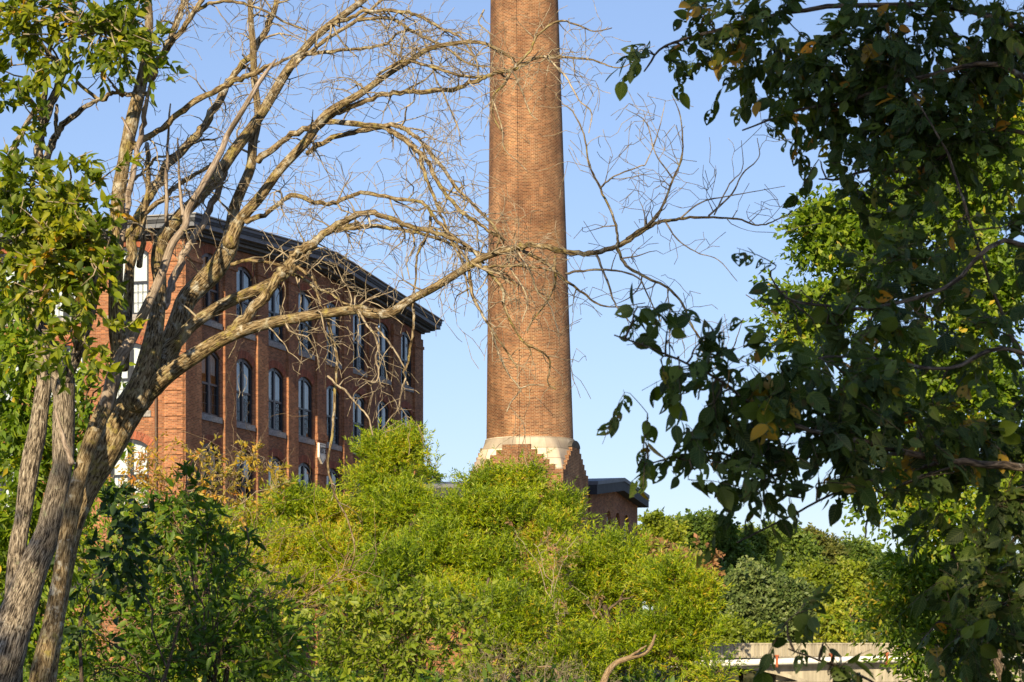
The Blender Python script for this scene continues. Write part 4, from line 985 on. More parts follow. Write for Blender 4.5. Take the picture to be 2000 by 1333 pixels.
# second right-hand limb and its forks
L([(280, 775), (325, 690), (350, 664), (378, 633), (438, 594), (508, 563), (560, 535), (595, 503), (613, 471), (650, 450), (700, 437)], 34, 9, 20.4, 20.6, .8, .6, .3, .2, ws=[40, 30, 25, 24, 23, 20, 17, 14, 12, 10, 9])
L([(420, 668), (450, 648), (490, 612), (536, 556), (560, 524), (574, 503), (609, 475), (648, 447), (710, 417), (755, 424), (800, 441), (867, 459), (910, 480), (945, 515)], 22, 6, 20.0, 19.4, .9, .6, .25, .3, ws=[18, 20, 20, 22, 21, 20, 18, 14, 11, 10, 9, 8, 7, 5])
L([(609, 475), (650, 452), (720, 443), (790, 450), (850, 465), (900, 485), (950, 497)], 9, 5, 20.3, 19.5, .9, .6, .2, .4)
L([(452, 517), (490, 508), (553, 520)], 8, 6, 20.5, 20.4, .5, .4, .2, .3)
L([(570, 536), (590, 543), (607, 554), (618, 570), (628, 600)], 7, 4, 20.2, 20, 1.2, .5, .2, .5)
L([(579, 520), (599, 535), (614, 546), (623, 565), (645, 573), (668, 590), (700, 600)], 7, 4, 20.2, 19.8, 1.3, .6, .2, .5)
# big middle limb
L([(448, 478), (469, 431), (508, 385), (546, 333), (595, 280), (637, 224), (700, 186), (755, 147), (811, 112), (839, 95), (895, 84), (941, 84), (975, 100), (1004, 116)], 24, 4, 20.4, 19.6, .9, .6, .3, .1, ws=[30, 22, 20, 19, 18, 16, 14, 12, 11, 10, 8, 7, 6, 5])
L([(620, 250), (650, 226), (685, 210), (737, 189), (790, 180), (825, 180), (895, 172), (941, 154), (965, 144), (1000, 137), (1035, 119), (1063, 110), (1098, 112), (1151, 116), (1180, 126), (1210, 133), (1240, 120)], 11, 2, 20.2, 19.2, .8, .5, .2, .1, ws=[12, 11, 10, 10, 9, 9, 9, 8, 8, 8, 7, 6, 5, 4, 3, 2.4, 1.5])
L([(1000, 137), (1035, 100), (1050, 70), (1090, 42), (1130, 50), (1160, 62), (1195, 55)], 6, 2, 19.3, 19, 1.0, .4, .1, 0)
L([(1063, 110), (1085, 130), (1105, 150), (1130, 195), (1155, 220), (1150, 260)], 5, 2, 19.2, 18.8, .9, .4, .1, .4)
L([(1000, 137), (985, 165), (965, 185), (962, 220), (975, 250), (985, 262)], 6, 2, 19.3, 19.2, .9, .4, .1, .4)
L([(737, 147), (790, 120), (845, 132), (900, 148), (941, 150)], 6, 6, 19.9, 19.3, .8, .5, .1, .3)
L([(504, 315), (560, 270), (613, 245), (644, 238), (703, 243), (755, 252), (790, 273), (818, 298), (836, 318), (860, 364), (895, 410), (925, 430), (960, 455), (985, 470)], 13, 6, 20.7, 19.3, 1.0, .6, .15, .3)
L([(600, 300), (650, 270), (703, 256), (766, 245), (790, 252), (808, 266), (825, 280), (860, 322), (895, 371), (930, 406), (958, 434), (975, 462), (968, 490)], 11, 5, 20.6, 19.2, 1.0, .6, .15, .35)
L([(818, 298), (830, 340), (845, 380), (862, 420), (880, 470), (905, 520), (915, 580)], 8, 3, 19.9, 19.3, 1.2, .5, .1, .6)
L([(480, 434), (525, 413), (571, 382), (613, 396), (650, 398), (685, 382), (720, 378), (773, 389), (825, 396), (843, 417), (860, 438), (885, 462), (925, 490), (940, 520)], 10, 5, 20.4, 19.3, 1.0, .6, .15, .4)
L([(800, 441), (810, 480), (795, 510), (800, 545)], 5, 2, 19.8, 19.6, 1.2, .5, .1, .6)
L([(843, 417), (835, 460), (815, 500), (812, 545), (806, 600)], 6, 3, 19.8, 19.5, 1.2, .5, .1, .6)
# fourth limb
L([(262, 790), (290, 705), (305, 625), (312, 555), (307, 510), (318, 465), (350, 424), (378, 396), (420, 350), (455, 298), (490, 252), (518, 210), (560, 140), (595, 95), (630, 60), (700, 8), (740, -25)], 46, 10, 20.0, 21.5, .8, .6, .45, ws=[50, 42, 32, 26, 25, 26, 25, 23, 22, 21, 20, 19, 17, 15, 14, 12, 10])
L([(560, 140), (590, 115), (640, 75), (700, 38), (760, -10)], 10, 6, 21, 21.2, .9, .5, .1)
L([(205, 800), (228, 713), (259, 657), (294, 583), (315, 538), (336, 478), (361, 443), (368, 410), (399, 357), (431, 298), (445, 263), (469, 224), (490, 189), (511, 154), (539, 116)], 26, 5, 19.6, 19.2, .35, .4, .35, ws=[28, 25, 22, 18, 17, 15, 14, 14, 13, 12, 11, 11, 10, 9, 4], mat='bare_wood')
L([(320, 600), (343, 538), (364, 492), (396, 440), (403, 420), (431, 361), (440, 335)], 17, 12, 20.6, 21, .5, .5, .3, mat='bare_wood')
L([(240, 720), (245, 629), (256, 503), (264, 455), (280, 403), (305, 361), (336, 315), (385, 263), (420, 210), (452, 154), (490, 105), (525, 45), (543, -5), (560, -60)], 20, 9, 20.6, 21.6, .8, .6, .4, ws=[22, 19, 20, 19, 19, 18, 17, 16, 15, 14, 13, 12, 11, 10])
L([(228, 480), (255, 450), (280, 420), (315, 392), (350, 361), (403, 329), (425, 318)], 12, 8, 20.2, 20.5, .6, .5, .2)
L([(250, 356), (280, 336), (305, 308), (333, 304), (385, 277), (420, 273)], 7, 4, 19.9, 20.2, 1.0, .5, .2)
L([(262, 290), (277, 277), (315, 252), (350, 221), (403, 186), (455, 161), (490, 147), (518, 133), (546, 122), (590, 100)], 12, 4, 19.7, 19.2, .8, .6, .2, ws=[13, 13, 12, 12, 11, 11, 10, 9, 7, 4])
L([(292, 158), (312, 118), (333, 80), (350, 28), (361, -10)], 15, 12, 19.9, 20.2, .5, .5, .2)
L([(292, 150), (310, 118), (340, 78), (378, 25), (396, -5)], 13, 10, 19.6, 19.4, .6, .5, .2)
L([(333, 203), (326, 315), (326, 442)], 3, 9, 19.7, 19.8, .1, .2, .5, mat='bare_wood')
L([(347, 270), (350, 350), (357, 427)], 3, 8, 19.8, 19.9, .1, .2, .5, mat='bare_wood')
L([(296, 150), (285, 205), (276, 265), (262, 330), (250, 395), (238, 470)], 3, 11, 19.4, 19.6, 0, .2, .5, ws=[3, 9, 11, 12, 12, 10], mat='bare_wood')
L([(272, 520), (283, 420), (290, 350), (287, 280)], 12, 9, 20.3, 20.5, .5, .4, .3)
L([(238, 230), (252, 258), (262, 282)], 4, 8, 19.7, 19.7, 0, .2, .5, mat='bare_wood')
L([(370, 30), (385, 21), (410, 7), (455, 4), (490, 12), (525, 25), (560, 45), (600, 60)], 8, 4, 19.5, 19.3, .9, .5, .1, .2)
L([(640, 50), (678, 38), (720, 21), (790, 24), (818, 32), (860, 55), (900, 75), (930, 115)], 9, 4, 20.7, 20.2, 1.0, .5, .1, .2)
L([(700, 40), (760, 35), (790, 52), (811, 65), (843, 80), (880, 100), (915, 125), (950, 130)], 7, 4, 20.7, 20.2, 1.0, .5, .1, .2)
L([(590, 107), (650, 101), (703, 95), (752, 87), (776, 66), (808, 60)], 8, 4, 20.8, 20.4, .9, .5, .1, .2)
L([(150, 160), (196, 196), (215, 183), (232, 182), (262, 185), (290, 182)], 7, 9, 19.8, 19.8, .8, .5, .1)
L([(210, 152), (225, 172), (240, 188)], 4, 8, 19.6, 19.7, .3, .2, .5)
# dangling wood in front of the mill and the chimney
L([(636, 600), (648, 661), (658, 696), (655, 748), (652, 818), (646, 871), (640, 906), (650, 954), (665, 989), (683, 1027), (693, 1076), (683, 1120)], 7, 3, 19.8, 19.6, .8, .45, .2, .9)
L([(806, 588), (808, 620), (806, 655), (801, 682), (797, 710), (788, 727)], 6, 4, 19.5, 19.4, .8, .4, .2, .9)
L([(788, 727), (794, 745), (797, 752)], 3, 3, 19.4, 19.4, .8, .3, .2, .9)
L([(700, 606), (714, 632), (732, 654), (738, 682), (734, 699), (740, 727), (734, 747), (719, 745)], 5, 3, 19.6, 19.4, .9, .4, .2, .8)
L([(640, 735), (660, 755), (673, 762), (688, 780), (703, 797), (719, 815), (728, 850)], 5, 3, 19.6, 19.4, 1.0, .4, .2, .8)
L([(792, 740), (788, 755), (782, 778), (777, 801), (762, 817), (747, 840)], 4, 2.5, 19.4, 19.3, 1.2, .4, .2, .8)
L([(735, 640), (760, 670), (780, 700), (800, 735)], 4, 3, 19.5, 19.4, 1.2, .4, .2, .8)
L([(916, 515), (920, 563), (934, 601), (951, 629), (972, 661), (993, 692), (1010, 720)], 7, 3, 19.4, 19.1, 1.2, .5, .1, .7)
L([(944, 521), (965, 542), (983, 570), (985, 600), (1018, 664), (1053, 685), (1074, 706), (1070, 748), (1085, 760)], 7, 2.5, 19.3, 19, 1.3, .5, .1, .7)
L([(960, 650), (972, 685), (979, 703), (993, 731), (1016, 759), (1012, 769), (997, 787), (990, 805)], 4, 2.5, 19.1, 19, .9, .35, .1, .8)
L([(1016, 759), (1038, 752), (1063, 753)], 3.2, 2, 19, 19, .6, .3, .1, .5)
L([(1084, 500), (1084, 524), (1084, 556), (1067, 591), (1039, 629), (1030, 650)], 6, 2.5, 19.1, 18.9, 1.1, .4, .1, .7)
L([(950, 522), (990, 520), (1040, 522), (1075, 528), (1098, 540)], 6, 3, 19.2, 19, 1.2, .4, .1, .6)
L([(990, 500), (1000, 530), (1020, 560), (1030, 590), (1020, 630)], 5, 2.5, 19.2, 19, 1.8, .45, .1, .7)
L([(1010, 490), (1035, 530), (1050, 570), (1075, 600), (1090, 650)], 5, 2.5, 19.2, 18.9, 1.6, .45, .1, .7)
L([(870, 440), (890, 480), (930, 520), (980, 530), (1010, 560)], 6, 3, 19.5, 19.2, 1.4, .5, .1, .6)
L([(1000, 137), (1020, 180), (1035, 220), (1050, 235)], 4, 2, 19.3, 19.2, 1.0, .35, .1, .7)
L([(962, 195), (980, 250), (985, 290), (1010, 315), (1030, 335)], 3.5, 1.8, 19.2, 19.1, .8, .35, .1, .7)
L([(865, 180), (880, 215), (895, 250), (900, 285)], 4, 2, 19.5, 19.4, 1.2, .4, .1, .8)
L([(945, 20), (935, 45), (955, 65), (960, 90)], 4, 2, 19.5, 19.4, 1.0, .35, .1, .2)
L([(820, 60), (840, 110), (850, 150), (862, 175)], 4, 3, 20, 19.8, 1.0, .35, .1, .4)

sets = {'dead_bark': [], 'bare_wood': []}; TW = []
for tr, w0, w1, D0, D1, dn, tl, f0, g, ws, mt, up in TR:
    big = max(ws) if ws else max(w0, w1)
    pp, rr = limb(tr, w0, w1, D0, D1, ws=ws, wig=0.05 if big < 30 else 0.02, gnarl=0.7 if big > 25 else 1.1)
    nm = 'trunk' if big > 40 else 'limb'
    sides = 20 if big > 25 else (10 if big > 9 else 6)
    link(nm, tube_mesh(nm, [(pp, rr)], sides, knob=0.05 if big > 12 else 0.02), M[mt if big > 5.5 else 'twig'], dead)
    ln = np.linalg.norm(np.diff(pp, axis=0), axis=1).sum(); k = rng.poisson(ln * (1 - f0) * 6.8 * dn * (0.55 if g >= 0.5 else 1.0))
    for _ in range(k):
        i = rng.integers(int(len(pp) * f0), len(pp) - 1); dd = unit(pp[i + 1] - pp[i]); s = unit(np.cross(dd, rng.normal(size=3)))
        if up and s[2] < 0 and rng.random() < 0.6: s[2] *= -1
        fade = 1 - 0.45 * i / len(pp)
        nd = unit(dd * rng.uniform(0.2, 1.0) + s); ll = tl * rng.uniform(0.35, 1.35) * fade
        twig(pp[i] + s * rr[i] * 0.7, nd, ll, min(rr[i] * 0.55, 0.0105 * rng.uniform(0.55, 1.2)), 2 if ll > 0.3 else 1, g, TW, up=up)
link('twigs', tube_mesh('twigs', TW, 4), M['twig'], dead, 'stuff')

# ---- the leafing tree on the left edge
LTb = np.array(P(-30, 1639, 20.4)); LTb[2] = 0
LEFT = [(40, 25, 60, 30, 19.3, 1), (110, 40, 60, 40, 19.2, 1), (180, 60, 60, 50, 19.0, 1.1), (235, 75, 50, 48, 18.9, 1.2), (225, 115, 40, 30, 18.9, .9), (120, 105, 40, 25, 19.3, .5), (60, 80, 40, 30, 19.3, .5), (270, 90, 22, 40, 18.9, .7),
        (20, 130, 30, 35, 19.2, .8), (28, 190, 40, 40, 19.2, .8), (75, 205, 30, 35, 19.2, .8), (20, 250, 25, 30, 19.3, .6),
        (55, 350, 80, 50, 19, 1.1), (140, 335, 50, 32, 18.9, .8), (50, 430, 70, 60, 19, 1.2), (130, 420, 70, 55, 18.8, 1.2), (150, 500, 75, 60, 18.7, 1.2), (90, 505, 60, 60, 18.9, 1.1), (195, 535, 42, 40, 18.7, 1.1), (70, 555, 45, 30, 19, .5), (215, 470, 30, 45, 18.8, .8),
        (105, 610, 35, 20, 18.7, .9), (150, 655, 45, 30, 18.6, .9), (140, 700, 25, 25, 18.7, .9), (215, 632, 25, 12, 18.7, .7), (110, 15, 60, 20, 19.2, 1), (18, 480, 45, 60, 19.1, 1), (15, 410, 40, 50, 19.2, 1), (30, 560, 45, 40, 19.1, .9)]
ltree = tree('leafy_tree', 'rough barked leaning tree with clusters of yellow green leaves at left edge', 'tree', LTb, LEFT[-1:], None, M['elder'], M['bark'], 0.02, 34, .2, 6, .3, .12, T=T_OV) if False else thing('leafy_tree', 'rough barked leaning tree with clusters of yellow green leaves at left edge', 'tree', LTb)
def LL_(nm, tr, ws, D0, D1, mt='bark', sides=16):
    pp, rr = limb(tr, 0, 0, D0, D1, ws=ws, wig=0.03, gnarl=0.8)
    link(nm, tube_mesh(nm, [(pp, rr)], sides, knob=0.06), M[mt], ltree); return pp, rr
st1 = LL_('trunk', [(-60, 1639), (-30, 1400), (8, 1280), (28, 1216), (64, 1111), (93, 1041), (109, 971), (122, 908), (124, 850), (125, 790), (123, 740)], [110, 88, 80, 73, 56, 50, 45, 38, 43, 41, 44], 20.0, 20.0, sides=22)
st2 = LL_('trunk', [(15, 1639), (24, 1300), (32, 1094), (46, 1006), (60, 905), (72, 850), (82, 780), (87, 745), (82, 700), (75, 650)], [50, 42, 34, 33, 36, 36, 30, 27, 24, 22], 20.3, 20.3)
LL_('bough', [(123, 745), (100, 705), (86, 660), (70, 608), (58, 573), (40, 500), (25, 420), (12, 330)], [30, 28, 26, 24, 22, 18, 15, 12], 20.0, 20.2)
LL_('bough', [(124, 745), (150, 692), (168, 640), (180, 597), (185, 540), (165, 460), (120, 380), (78, 315)], [28, 24, 21, 19, 17, 16, 17, 18], 20.0, 19.8)
LL_('bough', [(78, 330), (76, 300), (84, 245), (105, 193), (123, 140), (140, 70), (146, -10)], [18, 18, 18, 17, 15, 12, 9], 19.8, 19.9)
LL_('bough', [(80, 235), (88, 175), (91, 122), (105, 70), (117, 0)], [12, 11, 10, 9, 8], 19.8, 19.6)
LL_('bough', [(84, 330), (100, 285), (118, 250), (147, 224), (172, 206), (196, 194)], [15, 14, 13, 11, 9, 7], 19.8, 19.7)
LL_('bough', [(10, 340), (24, 298), (45, 255), (70, 210)], [13, 13, 11, 8], 20.1, 20.2)
LL_('bough', [(108, 125), (84, 91), (62, 55), (42, 33)], [8, 8, 6, 5], 19.8, 19.6)
LL_('bough', [(112, 270), (109, 235), (111, 205)], [8, 9, 7], 19.7, 19.7)
LL_('snag', [(140, 905), (122, 850), (108, 800)], [14, 9, 5], 19.5, 19.6, 'bare_wood', 8)
bl = [blob3(b, reach=0.13) for b in LEFT]
O, Dv, C = shoots(bl, 140, 0.22, updir=0.0, shell=0.4)
tw = []
cen = np.array([P(60, 570, 20), P(120, 400, 19.7), P(90, 230, 19.8), P(125, 140, 19.8), P(150, 690, 20), P(20, 400, 20.2), P(200, 60, 19.4)])
for i in range(0, len(O), 3):
    a = cen[np.argmin(np.linalg.norm(cen - O[i], axis=1))]
    tw.append((catmull([a, (a + O[i]) / 2 + rng.normal(size=3) * 0.06 + (0, 0, .05), O[i], O[i] + Dv[i] * 0.25], 3), np.linspace(0.012, 0.003, 10)))
link('branches', tube_mesh('branches', tw, 5), M['twig'], ltree, 'stuff')
def leaf_set(root, base, data, T_list, mat, single=300, depth_bias=1.0):
    """the leaves that show largest become parts of their own; the rest stay one mass"""
    pp = data[0]; sx = CX + F * pp[:, 0] / pp[:, 1]; sy = HY - F * (pp[:, 2] - CZ) / pp[:, 1]
    ins = (sx > 8) & (sx < 1992) & (sy > 8) & (sy < 1325)
    nv = unit(np.cross(np.cross(data[2], data[1]), data[1])); face = np.abs((nv * unit(pp)).sum(1))
    score = np.where(ins, data[3] / pp[:, 1] ** (1 + depth_bias) * (0.35 + face), -1)
    sel = np.zeros(len(pp), bool); sel[np.argsort(-score)[:single]] = True; sel &= ins
    protos = []
    for k in range(8):
        me = leaf_mesh('leaf', T_list[k % len(T_list)], np.zeros((1, 3)), np.array([(1.0, 0, 0)]), np.array([(0, 0, 1.0)]), np.ones(1), np.array([np.quantile(data[4], 0.06 + 0.125 * k)])); me.materials.append(mat); protos.append(me)
    rank = np.argsort(np.argsort(data[4])) / len(data[4])
    for i in np.nonzero(sel)[0]:
        o = bpy.data.objects.new('leaf', protos[int(min(7, rank[i] * 8))]); COL.objects.link(o); o.parent = root
        d = unit(data[1][i]); s_ = unit(np.cross(data[2][i], d)); u_ = np.cross(d, s_); l = data[3][i]; q = data[0][i] - np.array(base)
        o.matrix_basis = Matrix(((d[0] * l, s_[0] * l, u_[0] * l, q[0]), (d[1] * l, s_[1] * l, u_[1] * l, q[1]), (d[2] * l, s_[2] * l, u_[2] * l, q[2]), (0, 0, 0, 1)))
    rest = np.nonzero(~sel)[0]; per = np.array_split(rng.permutation(rest), len(T_list)); vs = []
    mm = [leaf_mesh('foliage', T_list[k], *[q[per[k]] for q in data]) for k in range(len(T_list))]
    if len(mm) > 1:                       # join the variants into one mass
        bm = bmesh.new()
        for x in mm: bm.from_mesh(x)
        out = bpy.data.meshes.new('foliage'); bm.to_mesh(out); bm.free()
        for x in mm: bpy.data.meshes.remove(x)
        mm = [out]
    link('foliage', mm[0], mat, root, 'stuff')
data = leaves_on(O, Dv, C, 13, .26, .100, .4, .8, .54, .18, .14)
leaf_set(ltree, LTb, data, [T_OV], M['elder'])

# ---- unseen trees, crowns shaped to throw shade on near leaves and the trunks' foot
def shade_tree(name, label, base, blobs, r0, mat, llen, dens, nl=10):
    root = thing(name, label, 'tree', base, None)
    bl = [(np.array(c), np.array(r), w) for c, r, w in blobs]
    stems, boughs = frame_of(base, bl, r0)
    link('trunk', tube_mesh('trunk', stems, 10, knob=.1), M['bark'], root); link('branches', tube_mesh('branches', boughs, 6), M['bark'], root, 'stuff')
    O, Dv, C = shoots(bl, dens, .45, .2, shell=.5)
    link('foliage', leaf_mesh('foliage', blade(0.8), *leaves_on(O, Dv, C, nl, .6, llen, .3, .8, .4, .15, .1)), M[mat], root, 'stuff')
shade_tree('rear_shade_tree', 'unseen dense tree behind the viewpoint, shaped to shade the near leaves', (-3.6, -8.6, 0),
           [((-2.5, -8, 10.2), (1.6, 2.2, 1.8), 1.3), ((-3.9, -8.4, 12.9), (2.2, 2.2, 1.7), 1.2), ((-4.3, -8, 10.8), (0.9, 1.2, 0.7), .35), ((-4.7, -8, 14.6), (2.1, 2.2, 2.0), 1.2), ((-2.3, -8, 12.0), (1.7, 2, 2.0), 1.2), ((-2.6, -7.6, 8.3), (1.7, 2.0, 1.2), 1.0), ((-3.4, -8, 16.2), (1.7, 1.6, 1.4), 1.0)], .24, 'maple', .15, 31)  # crown clumps set and thinned for the shade they cast
shade_tree('left_shade_tree', 'unseen tree left of the viewpoint, clumps placed to shade the trunk feet', (-7.4, 8, 0),
           [((-7.5, 8, 6.1), (1.1, 1.2, 1.0), 3.2), ((-7.0, 8.2, 7.75), (1.3, .8, .16), 3.0), ((-6.5, 8.4, 7.2), (0.7, 1.0, .4), .4), ((-6.0, 8.4, 6.3), (.9, 1.2, 1.1), .3), ((-5.4, 8.8, 7.6), (.6, 1.1, .4), .35)], .13, 'maple', .12, 26, 8)  # flat dense clump added to throw a dark band across the trunks

# ---- shaded branches hanging in from the right
NB = np.array(P(2350, 1900, 11.5)); NB[2] = 0
near = thing('shaded_tree', 'dark shaded tree with big insect holed leaves reaching in from right edge', 'tree', NB)
boughs = []
def NBough(tr, w0, w1, D0, D1):
    pp, rr = limb(tr, w0, w1, D0, D1, wig=.05); boughs.append(pp); link('bough', tube_mesh('bough', [(pp, rr)], 8, knob=.04), M['brown_bark'], near)
pp, rr = limb([(2350, 2250), (2330, 1700), (2300, 1300), (2280, 900), (2290, 500), (2260, 100), (2270, -300)], 150, 70, 11.6, 11.6); link('trunk', tube_mesh('trunk', [(pp, rr)], 16, knob=.08), M['bark'], near)
NBough([(2290, 1000), (2100, 930), (1930, 908), (1850, 900), (1720, 872), (1630, 850), (1550, 832), (1470, 790), (1400, 740), (1300, 692), (1200, 655)], 18, 3, 11.4, 9.6)
NBough([(1800, 892), (1700, 885), (1600, 890), (1480, 905), (1400, 885), (1330, 890), (1250, 912)], 7, 3, 10.9, 9.8)
NBough([(1850, 900), (1740, 930), (1650, 955), (1560, 1000), (1480, 1040), (1440, 1060)], 7, 3, 10.9, 10.2)
NBough([(1900, 905), (1800, 930), (1750, 955), (1700, 1000), (1690, 1050)], 6, 3, 10.9, 10.5)
NBough([(2290, 300), (2120, 120), (1900, 25), (1700, 10), (1500, 30), (1400, 60), (1300, 90), (1258, 140)], 16, 3, 12.0, 13.2)
NBough([(2280, 500), (2000, 150), (1800, 152), (1650, 200), (1560, 215), (1450, 255)], 14, 3, 12, 12.8)
NBough([(2280, 600), (2000, 260), (1800, 330), (1700, 332), (1640, 350), (1600, 350)], 12, 3, 12, 12.6)
NBough([(2280, 800), (2000, 480), (1850, 560), (1700, 602), (1560, 590), (1525, 570), (1505, 540)], 11, 3, 11.8, 10.6)
NBough([(2290, 900), (2000, 690), (1850, 720), (1700, 700), (1600, 700), (1530, 730)], 10, 3, 11.6, 10.6)
NBough([(2300, 1300), (2000, 1190), (1880, 1180), (1800, 1250)], 9, 3, 11.6, 11)
NBough([(2300, 1500), (2000, 1350), (1800, 1400), (1700, 1330), (1600, 1290), (1540, 1268)], 9, 3, 10.8, 8.8)
NBough([(2290, 900), (2050, 780), (1960, 620), (1900, 450), (1850, 300), (1780, 180)], 10, 3, 11.9, 12.2)
NEAR = [(1290, 100, 42, 36, 13.2, .9), (1340, 125, 40, 34, 13.1, .8), (1420, 60, 90, 50, 13, .9), (1520, 90, 90, 80, 12.9, 1), (1620, 120, 100, 100, 12.8, 1.2), (1760, 90, 140, 100, 12.6, 1.25), (1930, 90, 120, 110, 12.4, 1.25), (1570, 222, 62, 36, 12.8, .7), (1490, 245, 40, 20, 12.8, .4), (1690, 250, 85, 90, 12.7, 1.2), (1820, 280, 120, 100, 12.5, 1.15), (1950, 290, 80, 90, 12.3, .5), (1655, 350, 55, 45, 12.6, .9), (1725, 420, 80, 80, 12.3, .8), (1850, 470, 110, 80, 12, .55), (1965, 520, 50, 100, 11.8, .6), (1690, 540, 80, 75, 11.6, 1.0), (1800, 640, 120, 75, 11.4, .65), (1945, 690, 75, 90, 11.4, .6), (1528, 585, 26, 45, 10.6, .28), (1585, 625, 50, 45, 10.7, .5), (1650, 690, 80, 60, 10.8, 1.1),
        (1256, 716, 44, 28, 9.7, 1.2), (1320, 730, 70, 36, 9.8, 1.2), (1420, 756, 80, 44, 9.9, 1.15), (1520, 765, 85, 65, 10.2, 1.1), (1620, 785, 95, 80, 10.5, 1.2), (1360, 810, 65, 38, 9.9, .75), (1460, 862, 90, 60, 10.1, .9), (1580, 885, 100, 75, 10.4, 1.15), (1700, 865, 100, 85, 10.7, 1.15), (1820, 850, 95, 85, 11, .85), (1945, 880, 75, 95, 11.2, .95), (1250, 885, 36, 12, 9.7, .25), (1320, 918, 46, 22, 9.9, .55), (1395, 915, 55, 32, 10, .7), (1480, 950, 66, 45, 10.2, .75), (1452, 1012, 30, 16, 10.2, .4), (1580, 958, 66, 32, 10.4, .5), (1690, 972, 42, 32, 10.6, .45), (1800, 950, 80, 50, 10.8, .5), (1910, 1005, 95, 75, 11, .9), (1950, 1140, 75, 95, 11, 1.1), (1860, 1140, 45, 45, 11, .25), (1910, 1235, 90, 80, 11, 1.1), (1950, 1310, 80, 50, 11, 1.1), (1985, 1060, 40, 60, 11, 1.0), (1890, 1330, 60, 40, 11, .8), (1840, 1305, 55, 40, 10.5, .4), (1622, 1306, 34, 16, 8.9, .35), (1562, 1270, 14, 8, 8.8, .3)]
NEAR = [(x, y - (26 if y > 640 else 16), rx, ry, D, w) for x, y, rx, ry, D, w in NEAR]
bl = [blob3(b, reach=0.05) for b in NEAR]
O, Dv, C = shoots(bl, 180, 0.15, updir=0.0, shell=0.2)
tw = []; BP = np.vstack(boughs); net = BP.copy(); rad = np.full(len(BP), 0.0075)
order = np.argsort([np.linalg.norm(BP - o, axis=1).min() for o in O])
for i in order:                           # each shoot joins the nearest wood already grown
    dd = np.linalg.norm(net - O[i], axis=1); j = np.argmin(dd * rng.uniform(0.9, 1.25, len(dd))); a = net[j]; r1 = max(0.0016, rad[j] * 0.72)
    m_ = (a + O[i]) / 2 + rng.normal(size=3) * min(0.10 * dd[j], 0.03) + np.array((0, 0, 0.05 * dd[j]))
    p = catmull([a, m_, O[i], O[i] + Dv[i] * 0.11 + np.array((0, 0, -.012)), O[i] + Dv[i] * 0.24 + np.array((0, 0, -.05))], 2)
    tw.append((p, np.linspace(r1, 0.0012, len(p)))); net = np.vstack([net, p[2:6]]); rad = np.concatenate([rad, np.linspace(r1, r1 * 0.6, len(p))[2:6]])
link('branches', tube_mesh('branches', tw, 4), M['brown_bark'], near, 'stuff')
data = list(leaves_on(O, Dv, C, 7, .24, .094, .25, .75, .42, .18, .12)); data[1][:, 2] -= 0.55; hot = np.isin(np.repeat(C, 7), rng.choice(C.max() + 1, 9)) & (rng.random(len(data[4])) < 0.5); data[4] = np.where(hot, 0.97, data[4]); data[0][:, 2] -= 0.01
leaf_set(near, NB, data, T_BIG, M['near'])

# ---- sunlit trees on the right, beyond the shaded branches
tree('sunlit_tree', 'sunlit green tree filling the right side behind the dark hanging branches', 'tree', (7.6, 33, 0),
     [(1610, 470, 68, 84, 32, 1), (1590, 425, 45, 42, 32, 1), (1550, 625, 58, 50, 31.5, 1), (1510, 620, 20, 20, 31.5, .6), (1625, 630, 70, 70, 31.5, 1), (1700, 500, 100, 120, 32, 1), (1850, 350, 150, 130, 33, 1), (1960, 250, 70, 130, 33, .9), (1900, 560, 120, 120, 32, 1), (1750, 740, 120, 100, 32, 1), (1900, 790, 110, 110, 32, 1), (1690, 830, 60, 60, 32, .6), (1720, 930, 80, 60, 32, .55), (1850, 1000, 110, 90, 32, .8), (1970, 950, 60, 120, 33, .9)],
     None, M['fresh'], M['brown_bark'], .10, 330, .35, 10, .42, .105, .25, .75, .2, .48, .16, .12, T=T_OV2, Tm=blade(.55), single=300)
tree('shrub', 'broad sunlit shrub on the right bank, right of the bridge parapet', 'shrub', (7.9, 37, 0),
     [(1780, 1100, 70, 80, 36, .9), (1725, 1180, 40, 60, 36, .8), (1690, 1215, 28, 30, 36, .5), (1800, 1250, 60, 60, 36, .9), (1900, 1150, 110, 110, 36, 1), (1900, 1290, 120, 60, 36, 1), (1800, 1325, 50, 30, 36, 1), (1790, 1020, 50, 40, 36, .6)],
     None, M['fresh'], M['brown_bark'], .05, 190, .35, 9, .42, .13, .4, .75, .1, .52, .18, .15, nt=4, T=T_OVN, Tm=blade(.36), single=300)
# ---- left background greenery
tree('box_elder', 'bright green box elder with drooping narrow leaves behind the left trunks', 'tree', (-6.4, 30, 0),
     [(30, 610, 60, 60, 29, .9), (60, 690, 70, 70, 29, 1), (40, 790, 90, 80, 29, 1), (60, 900, 90, 80, 29, 1), (170, 780, 34, 60, 29, .8), (205, 735, 28, 40, 29, .7), (175, 860, 26, 50, 29, .6), (50, 1000, 90, 80, 29, 1), (160, 960, 40, 50, 29, .7), (40, 1110, 90, 90, 29, 1), (110, 1050, 60, 80, 29.5, .8), (20, 1240, 80, 80, 29, 1)],
     None, M['fresh'], M['brown_bark'], .08, 190, .32, 9, .42, .15, .7, .7, -.1, .55, .16, .13, T=T_OVN, Tm=blade(.36), single=300)
